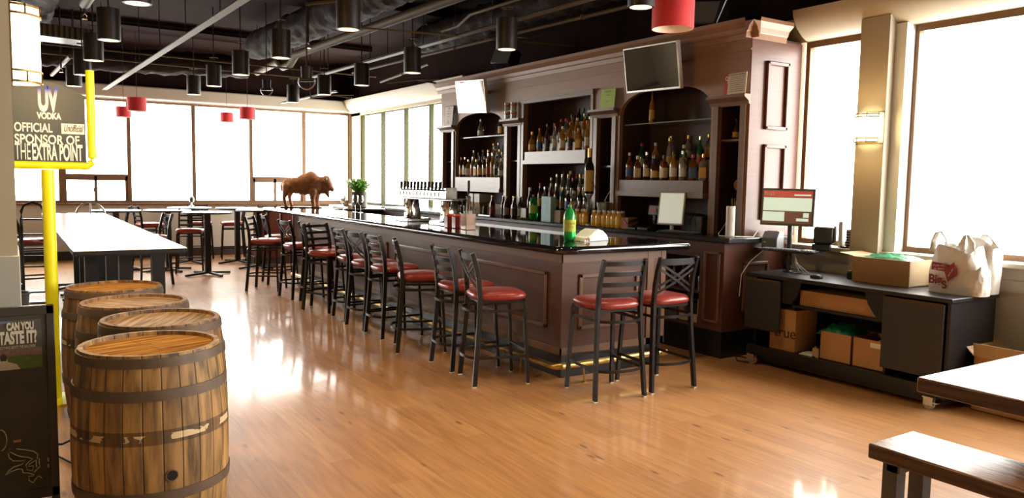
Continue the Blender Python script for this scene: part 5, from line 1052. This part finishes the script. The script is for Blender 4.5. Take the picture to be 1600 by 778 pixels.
t = thing('water_bottle', 'clear plastic water bottle tipped in the right open box on the cart', 'bottle', (5.83, 3.60, .33), 0); t.rotation_euler = (.75, -.15, 0); MB().lathe([(.02, 0), (.034, .02), (.034, .14), (.013, .19), (.013, .21)], n=18).build('body', 'cglass', t, smooth=60); MB().lathe([(.016, .20), (.016, .225), (0, .225)], n=14).build('cap', 'cap_white', t)
t = thing('paper_pile', 'small pile of papers left of the open boxes on the cart', 'papers', (5.745, 4.09, .171)); MB().box((0, 0, 0), (.12, .16, .008)).box((.01, .03, .008), (.1, .14, .02)).build('sheets', 'paper', t); B('flap', 'cardin', (-.0, -.03, 0), (.01, .03, .08), t)
t = tag(MB().lathe([(0, 0), (.02, .01), (.028, .035), (.02, .06), (0, .07)], (5.80, 4.12, .195), 16).build('metal_ball', 'brass'), 'small shiny brass ball beside the left open box', 'ball')
# on top of the cart
t = thing('open_carton_top', 'large open cardboard box with green netting on top of the cart', 'box', (6.01, 3.46, .835), .0); t.name = 'open_carton'
m_ = MB(); W3 = .50; D3 = .33; H3 = .21
m_.box((0, 0, 0), (D3, W3, .006)); m_.box((0, 0, 0), (.006, W3, H3)); m_.box((D3 - .006, 0, 0), (D3, W3, H3)); m_.box((0, 0, 0), (D3, .006, H3)); m_.box((0, W3 - .006, 0), (D3, W3, H3)); m_.build('carton', 'cardin', t, smooth=0)
B('front_face', 'card', (-.002, 0, 0), (0, W3, H3), t)
m_ = MB(); m_.prism([(0, 0), (.13, .02), (.13, .024), (0, .006)], (0, W3, H3), (0, 1, 0), (0, 0, 1), (1, 0, 0), D3); m_.build('flap', 'cardin', t)
netting('green_netting', 'green netting heaped in the large open box on top of the cart', (6.175, 3.71, 1.03), .15, .22, .05, 4)
# carrier bag
bg_ = thing('plastic_bag', 'white plastic shopping bag with dark red print on the right end of the cart', 'bag', (6.10, 3.13, .835), 0)
def blob(name, m, cx, cy, w, d, hh, seed, par, top=.75, n=44, k=34, fold=.03):
    r_ = random.Random(seed); ph = [r_.uniform(0, 6.28) for _ in range(8)]; vs = []; fs = []
    for j in range(k + 1):
        z = j / k; wd = (1 - (1 - top) * z ** 1.5) * (1 + .10 * math.sin(z * 3)); 
        for i in range(n):
            a = 2 * PI * i / n; cr_ = math.copysign(abs(math.cos(a)) ** .6, math.cos(a)); sr = math.copysign(abs(math.sin(a)) ** .6, math.sin(a))
            q = 1 + fold * (math.sin(5 * a + ph[0] + z * 4) + .8 * math.sin(9 * a + ph[1] - z * 7) + .6 * math.sin(14 * a + ph[2] + z * 11)) * (.35 + z)
            vs.append((cx + cr_ * d / 2 * wd * q, cy + sr * w / 2 * wd * q, z * hh + (.03 * math.sin(3 * a + ph[3]) if z > .9 else 0)))
    for j in range(k):
        for i in range(n): fs.append((j * n + i, j * n + (i + 1) % n, (j + 1) * n + (i + 1) % n, (j + 1) * n + i))
    fs.append(tuple(range(n))[::-1]); return MB().add(vs, fs).build(name, m, par, smooth=60)
blob('body', 'bag', 0, 0, .36, .26, .34, 5, bg_, .84, fold=.014)
blob('rear_pouch', 'bag', .16, -.10, .22, .18, .40, 9, bg_, .92)
blob('front_pouch', 'bag', -.04, -.14, .20, .18, .22, 12, bg_, .8)
def handle(c, w, hh, ang): 
    pts = [Vector((0, -w / 2, 0)), Vector((.0, -w * .42, hh * .6)), Vector((-.01, -w * .1, hh)), Vector((-.01, w * .2, hh * .96)), Vector((0, w * .45, hh * .5)), Vector((0, w / 2, -.02))]; R_ = Matrix.Rotation(ang, 4, 'Z')
    MB().tube([tuple(Vector(c) + R_ @ p) for p in pts], 0, rect=(.05, .012)).build('handle', 'bag', bg_, smooth=60)
handle((-.04, .13, .32), .10, .14, .2); handle((.12, -.15, .35), .14, .10, -.4); handle((-.06, -.08, .30), .07, .15, .5)
fx = -.152
def pp(poly, name, m, dx=0): return MB().prism(poly, (fx - dx, 0, 0), (0, -1, 0), (0, 0, 1), (-1, 0, 0), .0015).build(name, m, bg_, smooth=0)
p1 = pp([(-.115, .235), (.0, .225), (.0, .165), (-.12, .175)], 'red_panel', 'bagred', .006); p2 = pp([(-.02, .18), (.05, .245), (.075, .15), (.01, .09)], 'red_panel', 'bagred', .009)
text('if you can\'t', 'lettering', 'txtw', .024, (fx - .0085, .058, .212), (PI / 2, -.08, -PI / 2), bg_, .9, ext=.0003); text('or dinner', 'lettering', 'txtw', .024, (fx - .0085, .058, .186), (PI / 2, -.08, -PI / 2), bg_, .9, ext=.0003)
text('thank you', 'lettering', 'txtw', .020, (fx - .0115, -.028, .165), (PI / 2, -1.1, -PI / 2), bg_, .9, ext=.0003)
text('Big', 'logo', 'bagred', .095, (fx - .006, .085, .10), (PI / 2, 0, -PI / 2), bg_, .9, ext=.0006, bold=.003); text('S', 'logo', 'bagred', .08, (fx - .006, .015, .065), (PI / 2, -.2, -PI / 2), bg_, 1.0, ext=.0006, bold=.003)
for ch in list(bg_.children): ch.location.y = ch.location.y + 0
# point of sale stand on the cart end
ps_ = thing('pos_stand', 'black pole stand carrying the glowing ordering monitor at the window end of the cart', 'monitor', (6.04, 4.63, .835), 0)
MB().lathe([(.05, 0), (.05, .012), (.024, .02), (.022, .06), (.022, .50), (0, .50)], n=16).build('pole', 'plblk', ps_); MB().lathe([(.032, .07), (.032, .15)], n=16).build('collar', 'plblk', ps_)
MB().bar((0, -.3, .195), (0, .25, .195), .22, .012, (1, 0, 0)).build('shelf_plate', 'plblk', ps_)
Rm = Matrix.Translation((-.05, 0, .60)) @ Matrix.Rotation(math.radians(-72), 4, 'Z') @ Matrix.Rotation(math.radians(-4), 4, 'X')
hd = MB().box((-.245, -.012, -.17), (.245, .025, .17), Rm).build('bezel', 'plblk', ps_, bevel=.005)
def sp(x0, z0, x1, z1, m, nm, y=.0135): return MB().box((x0, -y, z0), (x1, -.011, z1), Rm).build(nm, m, hd)
sp(-.225, -.148, .225, .148, 'screend', 'display'); sp(-.225, .092, .225, .148, 'screenr', 'header_bar', .0145); sp(-.222, -.035, .222, .085, 'screen', 'order_list', .0145); sp(-.222, -.13, -.02, -.045, 'screen', 'key_area', .0145); sp(.09, -.125, .20, -.10, 'screen', 'field', .0145); sp(.15, -.09, .20, -.05, 'screen', 'field', .0145); sp(.06, .105, .21, .118, 'screen', 'field', .0155)
tx = text("Binny's", 'lettering', 'txtw', .036, (0, 0, 0), (0, 0, 0), hd, 1.0); tx.matrix_local = Rm @ Matrix.Translation((-.17, -.0165, .12)) @ Matrix.Rotation(PI / 2, 4, 'X')
kb = keyboard('black keyboard on the raised tray below the glowing ordering monitor', (5.93, 4.55, 1.036), math.radians(-72), .50)
pr_ = thing('receipt_printer', 'dark grey receipt printer on the tray left of the ordering monitor', 'printer', (6.05, 4.83, 1.037), math.radians(-75)); MB().prism([(-.075, 0), (.085, 0), (.085, .155), (-.01, .165), (-.075, .10)], (-.075, 0, 0), (0, 1, 0), (0, 0, 1), (1, 0, 0), .15).build('body', 'plgry', pr_, bevel=.006); B('paper_slot', 'plblk', (-.05, .0, .163), (.05, .02, .168), pr_); B('badge', 'txtw', (-.055, -.077, .06), (-.03, -.0752, .066), pr_); B('feet', 'plblk', (-.07, -.06, -.001), (.07, .07, .001), pr_)
B('tray', 'plblk', (6.0 - 6.04, .04, .19), (.17, .36, .20), ps_)
t = thing('barcode_unit', 'black device with yellowish side hanging behind the ordering monitor', 'device', (6.24, 4.42, 1.045), math.radians(-60)); B('body', 'plblk', (-.08, -.06, .06), (.09, .06, .22), t, bevel=.02); B('side_cover', 'pot', (.09, -.05, .08), (.11, .05, .23), t, bevel=.01); B('foot', 'plblk', (-.09, -.05, 0), (.07, .06, .06), t, bevel=.01)
t = thing('window_sill_box', 'slim white carton standing on the sill beside the column', 'carton', (6.43, 4.36, 1.07)); t.name = 'slim_carton'; B('carton', 'pllite', (0, 0, 0), (.05, .04, .24), t, bevel=.004); B('bottom_block', 'plblk', (-.02, -.06, 0), (.06, 0.0, .015), t)
t = thing('book_stack', 'dark ribbed case standing on the sill between slim carton and column', 'case', (6.45, 4.25, 1.07)); t.name = 'ribbed_case'; B('body', 'pllite', (0, 0, 0), (.06, .08, .17), t)
for i in range(6): B('rib', 'plblk', (-.006, .0, .02 + i * .024), (0, .08, .032 + i * .024), t)
t = thing('computer_mouse', 'black computer mouse on the cart top before the large open box', 'mouse', (5.86, 4.20, .835), .5); MB().ball((0, 0, .008), (.032, .055, .028), 18, 10).build('shell', 'plblk', t); 
t = tag(MB().tube([(5.90, 4.22, .842), (5.98, 4.35, .841), (5.9, 4.5, .842), (6.02, 4.45, .842), (6.0, 4.58, .86), (6.05, 4.64, .98)], .003, 5).build('mouse_cord', 'plblk'), 'thin black mouse cord curling over the cart top', 'cable')
for i in range(3): tag(MB().tube([(6.02 + .02 * i, 4.55 + .02 * i, 1.02), (6.0 - .02 * i, 4.53 - .03 * i, .93), (6.03, 4.50 - .05 * i, .85), (6.0, 4.40 - .04 * i, .842)], .003, 5).build('loose_wire', 'cable'), 'thin pale wire hanging under the keyboard tray, %s of three' % ['longest', 'middle', 'shortest'][i], 'cable', 'wires under the keyboard tray')
t = tag(MB().tube([(5.93, 4.80, 1.05), (5.80, 4.87, .92), (5.72, 4.9, .80), (5.68, 4.88, .60)], .004, 5).build('hanging_wire', 'cable'), 'pale wire hanging down beside the left end of the cart', 'cable')
t = tag(MB().tube([(5.72, 4.80, .03), (5.62, 4.85, .05), (5.6, 4.80, .015), (5.66, 4.72, .012)], .007, 6).build('floor_cable', 'plblk'), 'black cable loop on the floor at the left caster of the cart', 'cable')
t = thing('green_adapter', 'small green and black adapter lying left of the large open box', 'adapter', (6.12, 4.05, .835)); B('body', 'plblk', (-.02, -.02, 0), (.02, .02, .05), t, bevel=.004); B('top', 'green', (-.018, -.018, .05), (.018, .018, .07), t, bevel=.004)

# cartons on the floor past the cart
t = thing('floor_carton', 'tall open cardboard box on the floor beyond the picnic table', 'box', (5.95, 2.52, 0), .0)
m_ = MB(); m_.box((0, 0, 0), (.5, .38, .006)); m_.box((0, 0, 0), (.006, .38, .40)); m_.box((.494, 0, 0), (.5, .38, .40)); m_.box((0, 0, 0), (.5, .006, .40)); m_.box((0, .374, 0), (.5, .38, .40)); m_.build('carton', 'card', t, smooth=0)
MB().prism([(0, 0), (.10, .10), (.104, .096), (.006, 0)], (.0, .374, .40), (0, 1, 0), (0, 0, 1), (1, 0, 0), .5).build('flap', 'cardin', t); MB().prism([(0, 0), (-.02, .10), (-.014, .10), (.006, 0)], (0, 0, .40), (1, 0, 0), (0, 0, 1), (0, 1, 0), .38).build('flap', 'cardin', t)
bx('closed_carton', 'smaller cardboard box on the floor right of the tall open one', 'box', 'card', (5.98, 2.22, 0), (6.3, 2.46, .33))
t = thing('clear_jug', 'grey plastic wrapped bundle on the floor carton at the right edge', 'bundle', (6.20, 2.30, .33)); blob('wrap', 'bag', 0, 0, .2, .2, .30, 3, t, .6); MB().lathe([(0, .30), (.03, .30), (.03, .34), (0, .34)], n=14).build('cap', 'plgry', t)
t = thing('dark_crate', 'dark crate on the floor behind the picnic table leg', 'crate', (5.90, 1.80, 0)); B('body', 'plblk', (0, 0, 0), (.5, .36, .3), t, bevel=.01); B('rim', 'plgry', (-.01, -.01, .3), (.51, .37, .32), t)

# ================================================================ PICNIC TABLE AND BENCH
pt_ = thing('picnic_table', 'thick plank table top on grey steel legs at the right edge', 'table', (3.50, 1.95, 0), 0)
o = MB().box((0, -1.0, -.035), (1.9, 0, .035)).build('tabletop', 'picnic', pt_, bevel=.008, loc=(0, 0, .725))
for x_, y_ in ((1.27, -.06), (1.27, -.85), (.28, -.75), ): B('leg', 'picleg', (x_, y_ - .10, 0), (x_ + .10, y_, .69), pt_)
B('crossbar', 'picleg', (.28, -.5, .62), (1.3, -.44, .69), pt_); B('brace', 'picleg', (1.29, -.85, .30), (1.35, -.06, .36), pt_)
pb = thing('picnic_bench', 'weathered plank bench with square steel legs in front of the picnic table', 'bench', (3.305, 2.05, 0), 0)
MB().box((0, -1.7, -.035), (.365, 0, .035)).build('seat', 'picnic', pb, bevel=.008, loc=(0, 0, .415))
for x_, y_ in ((.03, -.06), (.25, -.06), (.03, -1.5), (.25, -1.5)): B('leg', 'picleg', (x_, y_ - .07, 0), (x_ + .07, y_, .38), pb)
for y_ in (-.12, -1.56): B('crossbar', 'picleg', (.03, y_ - .02, .34), (.32, y_ + .04, .38), pb)

# lettering becomes plain mesh
bpy.context.view_layer.update(); dg = bpy.context.evaluated_depsgraph_get()
for o in [o for o in bpy.data.objects if o.type == 'FONT']:
    me = bpy.data.meshes.new_from_object(o.evaluated_get(dg)); n = bpy.data.objects.new('tmp', me); col.objects.link(n)
    n.parent = o.parent; n.matrix_local = o.matrix_local; nm = o.name; bpy.data.objects.remove(o); n.name = nm
